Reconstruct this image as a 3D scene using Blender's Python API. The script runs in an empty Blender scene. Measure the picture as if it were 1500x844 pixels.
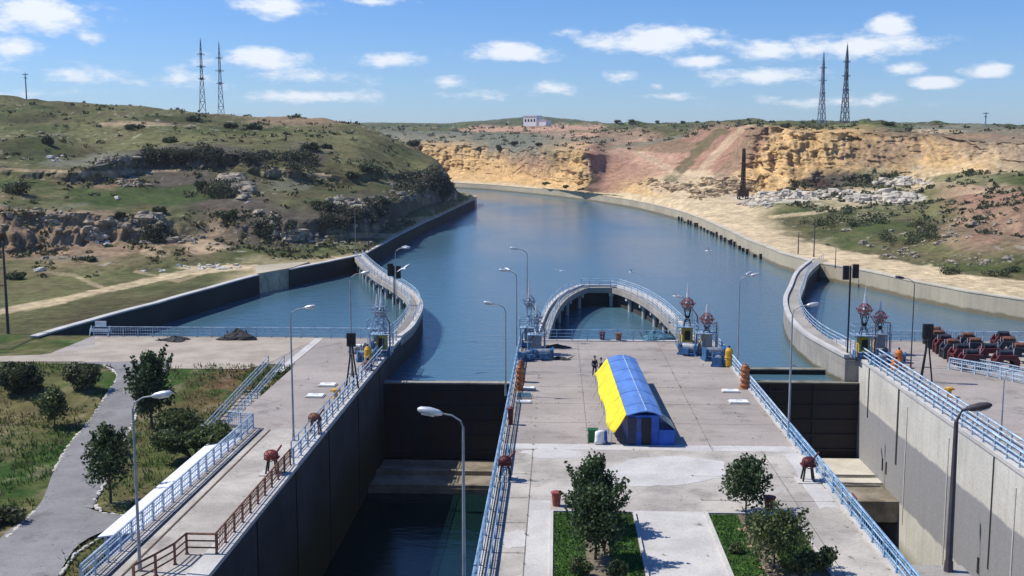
import bpy, math, random
import numpy as np
random.seed(7); np.random.seed(7)
S = bpy.context.scene
COL = S.collection
R = math.radians
# ---------------------------------------------------------------- camera, sky, sun
PITCH = 0.12866034; YAW = 0.04088626; F = 1600.0; CX = 750.0; CY = 422.0; H = 20.0
cd = bpy.data.cameras.new('camera'); cam = bpy.data.objects.new('camera', cd); COL.objects.link(cam)
cd.sensor_width = 36.0; cd.lens = F/1500*36; cd.clip_start = 0.5; cd.clip_end = 30000
cam.location = (0, 0, H); cam.rotation_euler = (math.pi/2-PITCH, 0, YAW)
S.camera = cam
S.view_settings.view_transform = 'Standard'; S.view_settings.look = 'None'
S.view_settings.exposure = 0.2; S.view_settings.gamma = 1; S.view_settings.use_curve_mapping = False

def basis():
    p, y = PITCH, YAW
    f = (-math.sin(y)*math.cos(p), math.cos(y)*math.cos(p), -math.sin(p))
    r = (math.cos(y), math.sin(y), 0)
    u = (r[1]*f[2]-r[2]*f[1], r[2]*f[0]-r[0]*f[2], r[0]*f[1]-r[1]*f[0])
    return r, u, f
BR, BU, BF = basis()
def ray(px, py):
    a = (px-CX)/F; b = -(py-CY)/F
    return tuple(BF[i]+a*BR[i]+b*BU[i] for i in range(3))
def g(px, py, z=0.0):
    "ground point at height z seen in the direction of a photograph pixel"
    d = ray(px, py); t = (z-H)/d[2]
    return (d[0]*t, d[1]*t, z)
def gy(px, py, Y):
    d = ray(px, py); t = Y/d[1]
    return (d[0]*t, Y, H+d[2]*t)

SUN_EL = 53.0
sun_dir = (-1.0, 0.16)                                   # where the sun stands (towards -X, a little beyond)
n = math.hypot(*sun_dir); sx, sy = sun_dir[0]/n, sun_dir[1]/n
sl = bpy.data.lights.new('sun', 'SUN'); sl.energy = 4.4; sl.angle = R(0.53); sl.color = (1, 0.95, 0.87)
so = bpy.data.objects.new('sun', sl); COL.objects.link(so)
from mathutils import Vector, Matrix
sv = Vector((sx*math.cos(R(SUN_EL)), sy*math.cos(R(SUN_EL)), math.sin(R(SUN_EL))))
so.rotation_euler = sv.to_track_quat('Z', 'Y').to_euler(); so.location = (-60, 20, 90)

W = bpy.data.worlds.new('World'); S.world = W; W.use_nodes = True
nt = W.node_tree; nt.nodes.clear()
def N(tree, t, **kw):
    nd = tree.nodes.new(t)
    for k, v in kw.items():
        if k.startswith('i_'):
            k2 = k[2:]; k2 = int(k2) if k2.isdigit() else k2.replace('_', ' ')
            nd.inputs[k2].default_value = v
        else: setattr(nd, k, v)
    return nd
out = N(nt, 'ShaderNodeOutputWorld'); bg = N(nt, 'ShaderNodeBackground'); bg.inputs['Strength'].default_value = 0.09
nt.links.new(bg.outputs[0], out.inputs[0])
sky = N(nt, 'ShaderNodeTexSky'); sky.sky_type = 'NISHITA'; sky.sun_disc = False
sky.sun_elevation = R(SUN_EL); sky.sun_rotation = math.atan2(sx, sy)
sky.air_density = 1.0; sky.dust_density = 0.25; sky.ozone_density = 1.0; sky.altitude = 300
hs = N(nt, 'ShaderNodeHueSaturation'); hs.inputs['Saturation'].default_value = 1.1; hs.inputs['Value'].default_value = 1.0
tint = N(nt, 'ShaderNodeMix', data_type='RGBA', blend_type='MULTIPLY'); tint.inputs['Factor'].default_value = 1; tint.inputs['B'].default_value = (.68, .89, 1.32, 1)
nt.links.new(sky.outputs[0], tint.inputs['A']); nt.links.new(tint.outputs['Result'], hs.inputs['Color'])
geo = N(nt, 'ShaderNodeTexCoord'); sep = N(nt, 'ShaderNodeSeparateXYZ'); nt.links.new(geo.outputs['Generated'], sep.inputs[0])
az = N(nt, 'ShaderNodeMath', operation='ARCTAN2'); nt.links.new(sep.outputs[0], az.inputs[0]); nt.links.new(sep.outputs[1], az.inputs[1])
el = N(nt, 'ShaderNodeMath', operation='ARCSINE'); nt.links.new(sep.outputs[2], el.inputs[0])
comb = N(nt, 'ShaderNodeCombineXYZ'); nt.links.new(az.outputs[0], comb.inputs[0]); nt.links.new(el.outputs[0], comb.inputs[1])
mapn = N(nt, 'ShaderNodeMapping'); mapn.inputs['Scale'].default_value = (26, 62, 1); nt.links.new(comb.outputs[0], mapn.inputs[0])
noi = N(nt, 'ShaderNodeTexNoise'); noi.inputs['Scale'].default_value = 1.0; noi.inputs['Detail'].default_value = 7; noi.inputs['Roughness'].default_value = 0.64
nt.links.new(mapn.outputs[0], noi.inputs['Vector'])
CL = [(55,22,100,22,1),(20,66,45,12,.9),(130,56,30,8,.5),(90,105,110,13,.35),(378,84,80,15,.95),(262,118,90,12,.45),(450,112,90,11,.5),
      (455,142,125,9,.8),(405,8,85,14,.7),(560,3,50,8,.6),(575,89,58,11,.75),(656,120,34,9,.7),(748,77,82,14,1),(960,58,120,18,1),(1122,77,50,13,.95),
      (1030,90,50,8,.7),(1268,66,110,16,1),(1306,40,34,15,.95),(1130,112,105,11,.85),(962,126,20,8,.7),(1326,100,30,9,.9),(1366,121,42,8,.85),
      (1447,103,36,10,.9),(806,130,50,9,.7),(905,112,34,7,.5),(985,141,46,6,.6),(1303,144,34,7,.6),(690,140,60,7,.45),(840,50,30,7,.4),
      (1600,80,90,16,.9),(-120,70,90,16,.8),(60,138,120,8,.35),(1200,150,160,7,.35)]
prev = None
for (px, py, w, h, k) in CL:
    d = ray(px, py); L = math.sqrt(sum(c*c for c in d)); a0 = math.atan2(d[0], d[1]); e0 = math.asin(d[2]/L)
    m = N(nt, 'ShaderNodeMapping'); m.vector_type = 'POINT'
    sxw, syh = F/(w*1.08), F/(h*1.45)
    m.inputs['Scale'].default_value = (sxw, syh, 1); m.inputs['Location'].default_value = (-a0*sxw, -e0*syh, 0)
    nt.links.new(comb.outputs[0], m.inputs[0])
    ln = N(nt, 'ShaderNodeVectorMath', operation='LENGTH'); nt.links.new(m.outputs[0], ln.inputs[0])
    mr = N(nt, 'ShaderNodeMath', operation='MULTIPLY_ADD'); mr.inputs[1].default_value = -k*1.0; mr.inputs[2].default_value = k*1.0
    nt.links.new(ln.outputs['Value'], mr.inputs[0])
    if prev is None: prev = mr
    else:
        mx = N(nt, 'ShaderNodeMath', operation='MAXIMUM'); nt.links.new(prev.outputs[0], mx.inputs[0]); nt.links.new(mr.outputs[0], mx.inputs[1]); prev = mx
add = N(nt, 'ShaderNodeMath', operation='MULTIPLY_ADD'); add.inputs[1].default_value = 2.0
nt.links.new(noi.outputs['Fac'], add.inputs[0]); nt.links.new(prev.outputs[0], add.inputs[2])
rmp = N(nt, 'ShaderNodeMapRange'); rmp.interpolation_type = 'SMOOTHSTEP'
rmp.inputs['From Min'].default_value = 1.05; rmp.inputs['From Max'].default_value = 1.72; rmp.inputs['To Max'].default_value = 0.92
nt.links.new(add.outputs[0], rmp.inputs['Value'])
mixc = N(nt, 'ShaderNodeMix', data_type='RGBA'); nt.links.new(rmp.outputs[0], mixc.inputs['Factor'])
nt.links.new(hs.outputs[0], mixc.inputs['A']); mixc.inputs['B'].default_value = (9.3, 9.7, 10.3, 1)
nt.links.new(mixc.outputs['Result'], bg.inputs['Color'])

# ---------------------------------------------------------------- materials
MATS = {}
def mat(name, col, rough=0.8, metal=0.0, var=0.25, scale=3.0, bump=0.0, spec=0.3, col2=None, stretch=(1,1,1), detail=5):
    if name in MATS: return MATS[name]
    m = bpy.data.materials.new(name); m.use_nodes = True; t = m.node_tree; b = t.nodes['Principled BSDF']
    b.inputs['Roughness'].default_value = rough; b.inputs['Metallic'].default_value = metal; b.inputs['Specular IOR Level'].default_value = spec
    tc = N(t, 'ShaderNodeTexCoord'); mp = N(t, 'ShaderNodeMapping'); mp.inputs['Scale'].default_value = stretch
    t.links.new(tc.outputs['Object'], mp.inputs[0])
    nz = N(t, 'ShaderNodeTexNoise'); nz.inputs['Scale'].default_value = scale; nz.inputs['Detail'].default_value = detail; nz.inputs['Roughness'].default_value = 0.6
    t.links.new(mp.outputs[0], nz.inputs['Vector'])
    rp = N(t, 'ShaderNodeValToRGB'); c2 = col2 or tuple(c*(1-var) for c in col); c1 = tuple(min(1, c*(1+var*0.5)) for c in col)
    rp.color_ramp.elements[0].position = 0.36; rp.color_ramp.elements[0].color = (*c2, 1)
    rp.color_ramp.elements[1].position = 0.62; rp.color_ramp.elements[1].color = (*c1, 1)
    t.links.new(nz.outputs['Fac'], rp.inputs[0]); t.links.new(rp.outputs[0], b.inputs['Base Color'])
    if bump:
        bp = N(t, 'ShaderNodeBump'); bp.inputs['Strength'].default_value = bump; bp.inputs['Distance'].default_value = 0.05
        t.links.new(nz.outputs['Fac'], bp.inputs['Height']); t.links.new(bp.outputs[0], b.inputs['Normal'])
    MATS[name] = m; return m

def concrete(name, col, dark, big=0.15, crack=0.0, streak=0.0, bands=None, joints=None, algae=None, stains=0.0):
    "weathered concrete in world coordinates; bands = [(z_low, z_high, colour)] stained zones; joints = spacing of cast joints in y"
    if name in MATS: return MATS[name]
    m = bpy.data.materials.new(name); m.use_nodes = True; t = m.node_tree; b = t.nodes['Principled BSDF']
    b.inputs['Roughness'].default_value = 0.88; b.inputs['Specular IOR Level'].default_value = 0.25
    ge = N(t, 'ShaderNodeNewGeometry')
    def noise(sc, det, rg, st=(1,1,1)):
        mp = N(t, 'ShaderNodeMapping'); mp.inputs['Scale'].default_value = st; t.links.new(ge.outputs['Position'], mp.inputs[0])
        z = N(t, 'ShaderNodeTexNoise'); z.inputs['Scale'].default_value = sc; z.inputs['Detail'].default_value = det; z.inputs['Roughness'].default_value = rg
        t.links.new(mp.outputs[0], z.inputs['Vector']); return z
    n1 = noise(big, 6, 0.62); r1 = N(t, 'ShaderNodeMapRange'); r1.inputs['From Min'].default_value = .38; r1.inputs['From Max'].default_value = .62
    t.links.new(n1.outputs['Fac'], r1.inputs['Value'])
    mx = N(t, 'ShaderNodeMix', data_type='RGBA'); mx.inputs['A'].default_value = (*dark, 1); mx.inputs['B'].default_value = (*col, 1); t.links.new(r1.outputs[0], mx.inputs['Factor'])
    cur = mx.outputs['Result']
    n2 = noise(6.0, 6, 0.7); r2 = N(t, 'ShaderNodeMapRange'); r2.inputs['From Min'].default_value = .3; r2.inputs['From Max'].default_value = .7
    r2.inputs['To Min'].default_value = .82; r2.inputs['To Max'].default_value = 1.1; t.links.new(n2.outputs['Fac'], r2.inputs['Value'])
    sepz = N(t, 'ShaderNodeSeparateXYZ'); t.links.new(ge.outputs['Position'], sepz.inputs[0])
    if bands:
        nb = noise(0.5, 4, 0.6)
        for (z0, z1, c, soft) in bands:
            a = N(t, 'ShaderNodeMath', operation='MULTIPLY_ADD'); a.inputs[1].default_value = .7; t.links.new(nb.outputs['Fac'], a.inputs[0]); t.links.new(sepz.outputs['Z'], a.inputs[2])
            lo = N(t, 'ShaderNodeMapRange'); lo.inputs['From Min'].default_value = z0+.35; lo.inputs['From Max'].default_value = z0+.35+soft; t.links.new(a.outputs[0], lo.inputs['Value'])
            hi = N(t, 'ShaderNodeMapRange'); hi.inputs['From Min'].default_value = z1+.35+soft; hi.inputs['From Max'].default_value = z1+.35; t.links.new(a.outputs[0], hi.inputs['Value'])
            ml = N(t, 'ShaderNodeMath', operation='MULTIPLY'); t.links.new(lo.outputs[0], ml.inputs[0]); t.links.new(hi.outputs[0], ml.inputs[1])
            mm = N(t, 'ShaderNodeMix', data_type='RGBA'); t.links.new(ml.outputs[0], mm.inputs['Factor']); t.links.new(cur, mm.inputs['A']); mm.inputs['B'].default_value = (*c, 1); cur = mm.outputs['Result']
    if stains:
        ns = noise(.33, 5, .65); rs = N(t, 'ShaderNodeMapRange'); rs.inputs['From Min'].default_value = .56; rs.inputs['From Max'].default_value = .66; rs.inputs['To Max'].default_value = stains; t.links.new(ns.outputs['Fac'], rs.inputs['Value'])
        mm = N(t, 'ShaderNodeMix', data_type='RGBA'); t.links.new(rs.outputs[0], mm.inputs['Factor']); t.links.new(cur, mm.inputs['A']); mm.inputs['B'].default_value = (*[c*.5 for c in dark], 1); cur = mm.outputs['Result']
        ns = noise(2.3, 3, .5); rs = N(t, 'ShaderNodeMapRange'); rs.inputs['From Min'].default_value = .67; rs.inputs['From Max'].default_value = .72; rs.inputs['To Max'].default_value = .6; t.links.new(ns.outputs['Fac'], rs.inputs['Value'])
        mm = N(t, 'ShaderNodeMix', data_type='RGBA'); t.links.new(rs.outputs[0], mm.inputs['Factor']); t.links.new(cur, mm.inputs['A']); mm.inputs['B'].default_value = (.10,.09,.08, 1); cur = mm.outputs['Result']
        ns = noise(.5, 6, .7, (.25, 1.6, 1)); rs = N(t, 'ShaderNodeMapRange'); rs.inputs['From Min'].default_value = .55; rs.inputs['From Max'].default_value = .72; rs.inputs['To Max'].default_value = .35; t.links.new(ns.outputs['Fac'], rs.inputs['Value'])
        mm = N(t, 'ShaderNodeMix', data_type='RGBA'); t.links.new(rs.outputs[0], mm.inputs['Factor']); t.links.new(cur, mm.inputs['A']); mm.inputs['B'].default_value = (*[min(1, c*1.25) for c in col], 1); cur = mm.outputs['Result']
    if streak:
        n3 = noise(1.0, 4, 0.6, (1.6, 1.6, .07)); r3 = N(t, 'ShaderNodeMapRange'); r3.inputs['From Min'].default_value = .5; r3.inputs['From Max'].default_value = .72; r3.inputs['To Max'].default_value = streak
        t.links.new(n3.outputs['Fac'], r3.inputs['Value'])
        mm = N(t, 'ShaderNodeMix', data_type='RGBA'); t.links.new(r3.outputs[0], mm.inputs['Factor']); t.links.new(cur, mm.inputs['A']); mm.inputs['B'].default_value = (*(algae or tuple(c*.4 for c in dark)), 1); cur = mm.outputs['Result']
    ml2 = N(t, 'ShaderNodeMix', data_type='RGBA', blend_type='MULTIPLY'); ml2.inputs['Factor'].default_value = 1
    t.links.new(cur, ml2.inputs['A']); t.links.new(r2.outputs[0], ml2.inputs['B']); cur = ml2.outputs['Result']
    if crack:
        vo = N(t, 'ShaderNodeTexVoronoi', feature='DISTANCE_TO_EDGE'); vo.inputs['Scale'].default_value = crack
        nd = noise(0.8, 4, .6); mp2 = N(t, 'ShaderNodeMix', data_type='VECTOR') if False else None
        va = N(t, 'ShaderNodeVectorMath', operation='MULTIPLY_ADD'); va.inputs[1].default_value = (1.5,1.5,1.5); t.links.new(nd.outputs['Color'], va.inputs[0]); t.links.new(ge.outputs['Position'], va.inputs[2])
        t.links.new(va.outputs[0], vo.inputs['Vector'])
        rc = N(t, 'ShaderNodeMapRange'); rc.inputs['From Min'].default_value = .0; rc.inputs['From Max'].default_value = .012; rc.inputs['To Min'].default_value = .8; t.links.new(vo.outputs['Distance'], rc.inputs['Value'])
        m3 = N(t, 'ShaderNodeMix', data_type='RGBA', blend_type='MULTIPLY'); m3.inputs['Factor'].default_value = 1; t.links.new(cur, m3.inputs['A']); t.links.new(rc.outputs[0], m3.inputs['B']); cur = m3.outputs['Result']
    t.links.new(cur, b.inputs['Base Color'])
    bp = N(t, 'ShaderNodeBump'); bp.inputs['Strength'].default_value = 0.25; bp.inputs['Distance'].default_value = 0.04
    t.links.new(n2.outputs['Fac'], bp.inputs['Height']); t.links.new(bp.outputs[0], b.inputs['Normal'])
    MATS[name] = m; return m

M_blue = mat('pale_blue_paint', (.30,.42,.52), .5, 0, .35, 2.0, spec=.4, col2=(.15,.22,.30))
M_blue2 = mat('mid_blue_paint', (.045,.13,.27), .5, 0, .4, 3.0)
M_white = mat('white_paint', (.78,.79,.78), .6, 0, .12, 2.0)
M_rust = mat('rusty_brown_steel', (.22,.10,.065), .8, 0, .45, 4.0)
M_red = mat('faded_red_paint', (.27,.065,.055), .6, 0, .4, 4.0)
M_dkred = mat('dark_red_paint', (.12,.025,.027), .55, 0, .4, 3.0)
M_black = mat('black_paint', (.018,.018,.02), .6, 0, .3, 3.0)
M_gate = mat('tarred_gate_steel', (.020,.021,.025), .65, 0, .6, .9, spec=.2, stretch=(1,1,.15), col2=(.036,.024,.018))
M_grey = mat('grey_steel', (.30,.32,.34), .5, .3, .3, 3.0)
M_silver = mat('silver_paint', (.62,.64,.66), .4, .4, .15, 3.0)
M_lampgl = mat('lamp_glass', (.72,.74,.74), .25, 0, .08, 3.0, spec=.6)
M_yg = mat('olive_yellow_paint', (.34,.33,.05), .6, 0, .35, 3.0)
M_yel = mat('ochre_yellow_paint', (.62,.34,.03), .55, 0, .3, 4.0)
M_orange = mat('orange_paint', (.58,.17,.035), .55, 0, .3, 4.0)
M_bronze = mat('rusty_orange_paint', (.42,.15,.05), .6, 0, .55, 9.0, col2=(.14,.05,.03))
M_green = mat('dark_green_paint', (.02,.10,.035), .6, 0, .2, 3.0)
M_roofblue = mat('blue_roof_sheet', (.10,.215,.52), .5, 0, .3, .7, spec=.4, col2=(.085,.17,.40), stretch=(1,.4,1))
M_wallblue = mat('deep_blue_wall', (.03,.11,.48), .55, 0, .25, 1.2)
M_canvas = mat('yellow_canvas', (.84,.68,.03), .85, 0, .2, .8, bump=.5, col2=(.62,.47,.03))
M_wood = mat('weathered_timber', (.17,.12,.08), .9, 0, .4, 3.0)
M_bark = mat('tree_bark', (.12,.085,.06), .95, 0, .4, 9.0, bump=.5)
M_pole = mat('aged_pole_grey', (.30,.33,.35), .6, .2, .25, 1.0)
M_darkpole = mat('dark_weathered_pole', (.07,.06,.065), .7, 0, .3, 1.0)
M_skin = mat('skin', (.42,.25,.18), .6, 0, .1, 5)
M_cloth_dark = mat('dark_clothes', (.02,.022,.035), .9, 0, .2, 5)
M_cloth_grey = mat('grey_clothes', (.05,.05,.055), .9, 0, .2, 5)
M_rockw = mat('white_limestone', (.62,.58,.50), .95, 0, .3, 1.5, bump=.5)
M_rockd = mat('grey_limestone', (.34,.29,.215), .95, 0, .45, 1.2, bump=.6)
M_rocky = mat('ochre_limestone', (.46,.34,.20), .95, 0, .35, 1.2, bump=.6)
def leafmat(name, c1, c2):
    if name in MATS: return MATS[name]
    m = mat(name, c1, .55, 0, .4, 1.6, col2=c2, spec=.3, detail=3); t = m.node_tree; b = t.nodes['Principled BSDF']
    src = b.inputs['Base Color'].links[0].from_socket; ge = N(t, 'ShaderNodeNewGeometry')
    r = N(t, 'ShaderNodeMapRange'); r.inputs['To Min'].default_value = .45; r.inputs['To Max'].default_value = 1.75; t.links.new(ge.outputs['Random Per Island'], r.inputs['Value'])
    mu = N(t, 'ShaderNodeMix', data_type='RGBA', blend_type='MULTIPLY'); mu.inputs['Factor'].default_value = 1; t.links.new(src, mu.inputs['A']); t.links.new(r.outputs[0], mu.inputs['B'])
    t.links.new(mu.outputs['Result'], b.inputs['Base Color'])
    tr = N(t, 'ShaderNodeBsdfTranslucent'); t.links.new(mu.outputs['Result'], tr.inputs['Color']); ad = N(t, 'ShaderNodeMixShader'); ad.inputs[0].default_value = .3
    o = t.nodes['Material Output']; t.links.new(b.outputs[0], ad.inputs[1]); t.links.new(tr.outputs[0], ad.inputs[2]); t.links.new(ad.outputs[0], o.inputs[0])
    return m
M_leaf = leafmat('dark_green_foliage', (.066,.102,.038), (.026,.045,.018))
M_leaf2 = leafmat('olive_foliage', (.115,.140,.050), (.050,.072,.026))
M_leaf3 = leafmat('scrub_foliage', (.088,.100,.046), (.045,.056,.026))
C_quay = concrete('quay_concrete', (.40,.355,.315), (.30,.265,.235), .12, crack=.22, stains=.45)
C_near = concrete('pale_paving_concrete', (.52,.48,.415), (.35,.32,.28), .25, crack=.22, stains=.45)
C_white = concrete('whitish_cement', (.58,.56,.52), (.47,.45,.42), .4)
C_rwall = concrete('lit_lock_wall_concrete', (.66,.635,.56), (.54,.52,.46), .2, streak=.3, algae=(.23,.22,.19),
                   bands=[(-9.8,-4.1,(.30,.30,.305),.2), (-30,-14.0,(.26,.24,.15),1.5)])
C_lwall = concrete('shaded_lock_wall_concrete', (.06,.06,.066), (.036,.036,.040), .2, streak=.6, algae=(.03,.03,.028),  # shaded copy of the lock concrete: shade put into its dark base
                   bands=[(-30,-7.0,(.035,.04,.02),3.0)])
C_pier = concrete('pier_concrete', (.42,.39,.34), (.30,.28,.25), .2, streak=.5, algae=(.16,.15,.13), bands=[(-12,-2.4,(.12,.12,.08),.3)])
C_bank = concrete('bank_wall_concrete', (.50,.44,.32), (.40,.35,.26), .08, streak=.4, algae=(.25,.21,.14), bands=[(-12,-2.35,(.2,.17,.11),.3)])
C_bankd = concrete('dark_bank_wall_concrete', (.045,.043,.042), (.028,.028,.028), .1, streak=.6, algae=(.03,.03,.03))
C_sill = concrete('sill_concrete', (.30,.26,.20), (.17,.145,.105), .45, streak=0, stains=.7)
C_asph = concrete('worn_asphalt_path', (.27,.26,.255), (.20,.195,.19), .3, crack=.3, stains=.4)

# ---------------------------------------------------------------- mesh helpers
class MB:
    def __init__(s): s.v = []; s.f = []
    def quadv(s, pts):
        i = len(s.v); s.v += [tuple(p) for p in pts]; s.f.append(tuple(range(i, i+len(pts)))); return s
    def box(s, x0, x1, y0, y1, z0, z1):
        i = len(s.v)
        s.v += [(x0,y0,z0),(x1,y0,z0),(x1,y1,z0),(x0,y1,z0),(x0,y0,z1),(x1,y0,z1),(x1,y1,z1),(x0,y1,z1)]
        s.f += [tuple(i+k for k in q) for q in ((0,3,2,1),(4,5,6,7),(0,1,5,4),(1,2,6,5),(2,3,7,6),(3,0,4,7))]; return s
    def prism(s, poly, z0, z1):
        "vertical prism over a counter-clockwise polygon"
        i = len(s.v); n = len(poly)
        a = sum(poly[k][0]*poly[(k+1) % n][1]-poly[(k+1) % n][0]*poly[k][1] for k in range(n))
        if a < 0: poly = poly[::-1]
        s.v += [(p[0], p[1], z0) for p in poly]+[(p[0], p[1], z1) for p in poly]
        s.f.append(tuple(i+k for k in range(n))[::-1]); s.f.append(tuple(i+n+k for k in range(n)))
        for k in range(n): s.f.append((i+k, i+(k+1) % n, i+n+(k+1) % n, i+n+k))
        return s
    def tube(s, pts, r, n=6, r2=None, cap=True):
        pts = [Vector(p) for p in pts]; m = len(pts); i0 = len(s.v)
        up = None
        for k, p in enumerate(pts):
            if k == 0: d = pts[1]-p
            elif k == m-1: d = p-pts[k-1]
            else: d = (pts[k+1]-p).normalized()+(p-pts[k-1]).normalized()
            if d.length < 1e-6: d = Vector((0,0,1))
            d.normalize()
            a = Vector((0,0,1)) if abs(d.z) < .9 else Vector((1,0,0))
            u = d.cross(a).normalized(); w = u.cross(d).normalized()
            rr = r if r2 is None else r+(r2-r)*k/(m-1)
            if isinstance(r, (list, tuple)): rr = r[k]
            for j in range(n):
                t = 2*math.pi*j/n+math.pi/n
                s.v.append(tuple(p+(u*math.cos(t)+w*math.sin(t))*rr))
        for k in range(m-1):
            for j in range(n):
                a = i0+k*n+j; b = i0+k*n+(j+1) % n; s.f.append((a, b, b+n, a+n))
        if cap:
            s.f.append(tuple(i0+j for j in range(n))[::-1]); s.f.append(tuple(i0+(m-1)*n+j for j in range(n)))
        return s
    def cyl(s, x, y, z0, z1, r, r2=None, n=12): return s.tube([(x,y,z0),(x,y,z1)], r, n, r2)
    def lathe(s, x, y, prof, n=14):
        i0 = len(s.v)
        for (r, z) in prof:
            for j in range(n):
                t = 2*math.pi*j/n; s.v.append((x+r*math.cos(t), y+r*math.sin(t), z))
        for k in range(len(prof)-1):
            for j in range(n):
                a = i0+k*n+j; b = i0+k*n+(j+1) % n; s.f.append((a, b, b+n, a+n))
        s.f.append(tuple(i0+j for j in range(n))[::-1]); s.f.append(tuple(i0+(len(prof)-1)*n+j for j in range(n)))
        return s
    def bar(s, a, b, w, h):
        "square bar between two points"
        a = Vector(a); b = Vector(b); d = (b-a).normalized(); up = Vector((0,0,1)) if abs(d.z) < .95 else Vector((0,1,0))
        u = d.cross(up).normalized()*w/2; v = u.cross(d).normalized()*h/2; i = len(s.v)
        for p in (a, b):
            for q in (u+v, -u+v, -u-v, u-v): s.v.append(tuple(p+q))
        s.f += [(i,i+1,i+2,i+3),(i+7,i+6,i+5,i+4)]+[(i+k, i+4+k, i+4+(k+1) % 4, i+(k+1) % 4) for k in range(4)]; return s
    def ribbon(s, L, Rr, z0, z1):
        "closed solid between two polylines"
        n = len(L); i = len(s.v)
        for p, q in zip(L, Rr): s.v += [(p[0],p[1],z0),(q[0],q[1],z0),(q[0],q[1],z1),(p[0],p[1],z1)]
        for k in range(n-1):
            a = i+4*k
            for j in range(4): s.f.append((a+j, a+(j+1) % 4, a+4+(j+1) % 4, a+4+j))
        s.f.append((i,i+3,i+2,i+1)); e = i+4*(n-1); s.f.append((e,e+1,e+2,e+3)); return s
    def build(s, name, m=None, parent=None, loc=(0,0,0), smooth=False, fix=False):
        me = bpy.data.meshes.new(name); me.from_pydata(s.v, [], s.f); me.update()
        if fix:
            import bmesh
            bm = bmesh.new(); bm.from_mesh(me); bmesh.ops.recalc_face_normals(bm, faces=bm.faces); bm.to_mesh(me); bm.free()
        if smooth: me.polygons.foreach_set('use_smooth', [True]*len(me.polygons))
        if m: me.materials.append(m)
        o = bpy.data.objects.new(name, me); COL.objects.link(o); o.location = loc
        if parent: o.parent = parent
        return o
def tag(o, label=None, cat=None, group=None, kind=None):
    if label: o['label'] = label
    if cat: o['category'] = cat
    if group: o['group'] = group
    if kind: o['kind'] = kind
    return o
def empty(name, loc=(0,0,0), rz=0, label=None, cat=None, group=None):
    o = bpy.data.objects.new(name, None); COL.objects.link(o); o.location = loc; o.rotation_euler = (0,0,rz); o.empty_display_size = .3
    return tag(o, label, cat, group)
def copy_tree(o, parent=None, **kw):
    c = o.copy(); COL.objects.link(c)
    if parent: c.parent = parent
    for ch in list(o.children): copy_tree(ch, c)
    return c
def place(proto, loc, rz=0, label=None, group=None, first=None, scale=None):
    o = proto if first else copy_tree(proto)
    o.location = loc; o.rotation_euler = (0,0,rz)
    if scale: o.scale = (scale,)*3 if not isinstance(scale, tuple) else scale
    if label: o['label'] = label
    if group: o['group'] = group
    return o
def struct(o): o['kind'] = 'structure'; return o

def cellr(x, y, sd=0):
    "constant value per jittered cell (blocky stone)"
    x = x+.35*np.sin(y*2.1+sd); xi = np.floor(x).astype(int)+sd*7; yi = np.floor(y+.5*(xi % 2)+.3*np.sin(xi*1.7)).astype(int)+sd*13
    return _perm[xi & 255, yi & 255]
# numpy value noise
_perm = np.random.RandomState(3).rand(256, 256).astype(np.float64)
def vnoise(x, y):
    xi = np.floor(x).astype(int); yi = np.floor(y).astype(int); fx = x-xi; fy = y-yi
    fx = fx*fx*(3-2*fx); fy = fy*fy*(3-2*fy)
    a = _perm[xi & 255, yi & 255]; b = _perm[(xi+1) & 255, yi & 255]; c = _perm[xi & 255, (yi+1) & 255]; d = _perm[(xi+1) & 255, (yi+1) & 255]
    return (a*(1-fx)+b*fx)*(1-fy)+(c*(1-fx)+d*fx)*fy
def fbm(x, y, o=5, rough=.55):
    s = 0; a = 1; t = 0
    for k in range(o):
        s = s+a*vnoise(x*2**k+17.3*k, y*2**k+9.1*k); t += a; a *= rough
    return s/t
def ridged(x, y, o=4):
    s = 0; a = 1; t = 0
    for k in range(o):
        s = s+a*(1-np.abs(2*vnoise(x*2**k+7.7*k, y*2**k+3.3*k)-1)); t += a; a *= .55
    return s/t
# ---------------------------------------------------------------- terrain
CC = dict(G=(.052,.085,.022), g=(.140,.138,.058), o=(.105,.100,.045), t=(.27,.19,.12), r=(.32,.185,.125), y=(.56,.37,.17),
          s=(.58,.46,.285), w=(.62,.57,.48), k=(.10,.085,.065), a=(.175,.175,.125), p=(.46,.285,.19), d=(.07,.045,.035), c=(.50,.38,.24))
def terrain_mat(name):
    m = bpy.data.materials.new(name); m.use_nodes = True; t = m.node_tree; b = t.nodes['Principled BSDF']
    b.inputs['Roughness'].default_value = .95; b.inputs['Specular IOR Level'].default_value = .1
    at = N(t, 'ShaderNodeAttribute'); at.attribute_name = 'Col'
    ge = N(t, 'ShaderNodeNewGeometry')
    n1 = N(t, 'ShaderNodeTexNoise'); n1.inputs['Scale'].default_value = .55; n1.inputs['Detail'].default_value = 8; n1.inputs['Roughness'].default_value = .7
    t.links.new(ge.outputs['Position'], n1.inputs['Vector'])
    mr = N(t, 'ShaderNodeMapRange'); mr.inputs['From Min'].default_value = .32; mr.inputs['From Max'].default_value = .68; mr.inputs['To Min'].default_value = .55; mr.inputs['To Max'].default_value = 1.4
    t.links.new(n1.outputs['Fac'], mr.inputs['Value'])
    mu = N(t, 'ShaderNodeMix', data_type='RGBA', blend_type='MULTIPLY'); mu.inputs['Factor'].default_value = 1
    t.links.new(at.outputs['Color'], mu.inputs['A']); t.links.new(mr.outputs[0], mu.inputs['B'])
    t.links.new(mu.outputs['Result'], b.inputs['Base Color'])
    bp = N(t, 'ShaderNodeBump'); bp.inputs['Strength'].default_value = .8; bp.inputs['Distance'].default_value = .6
    t.links.new(n1.outputs['Fac'], bp.inputs['Height']); t.links.new(bp.outputs[0], b.inputs['Normal'])
    return m
M_terr = terrain_mat('hillside_earth')

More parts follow.
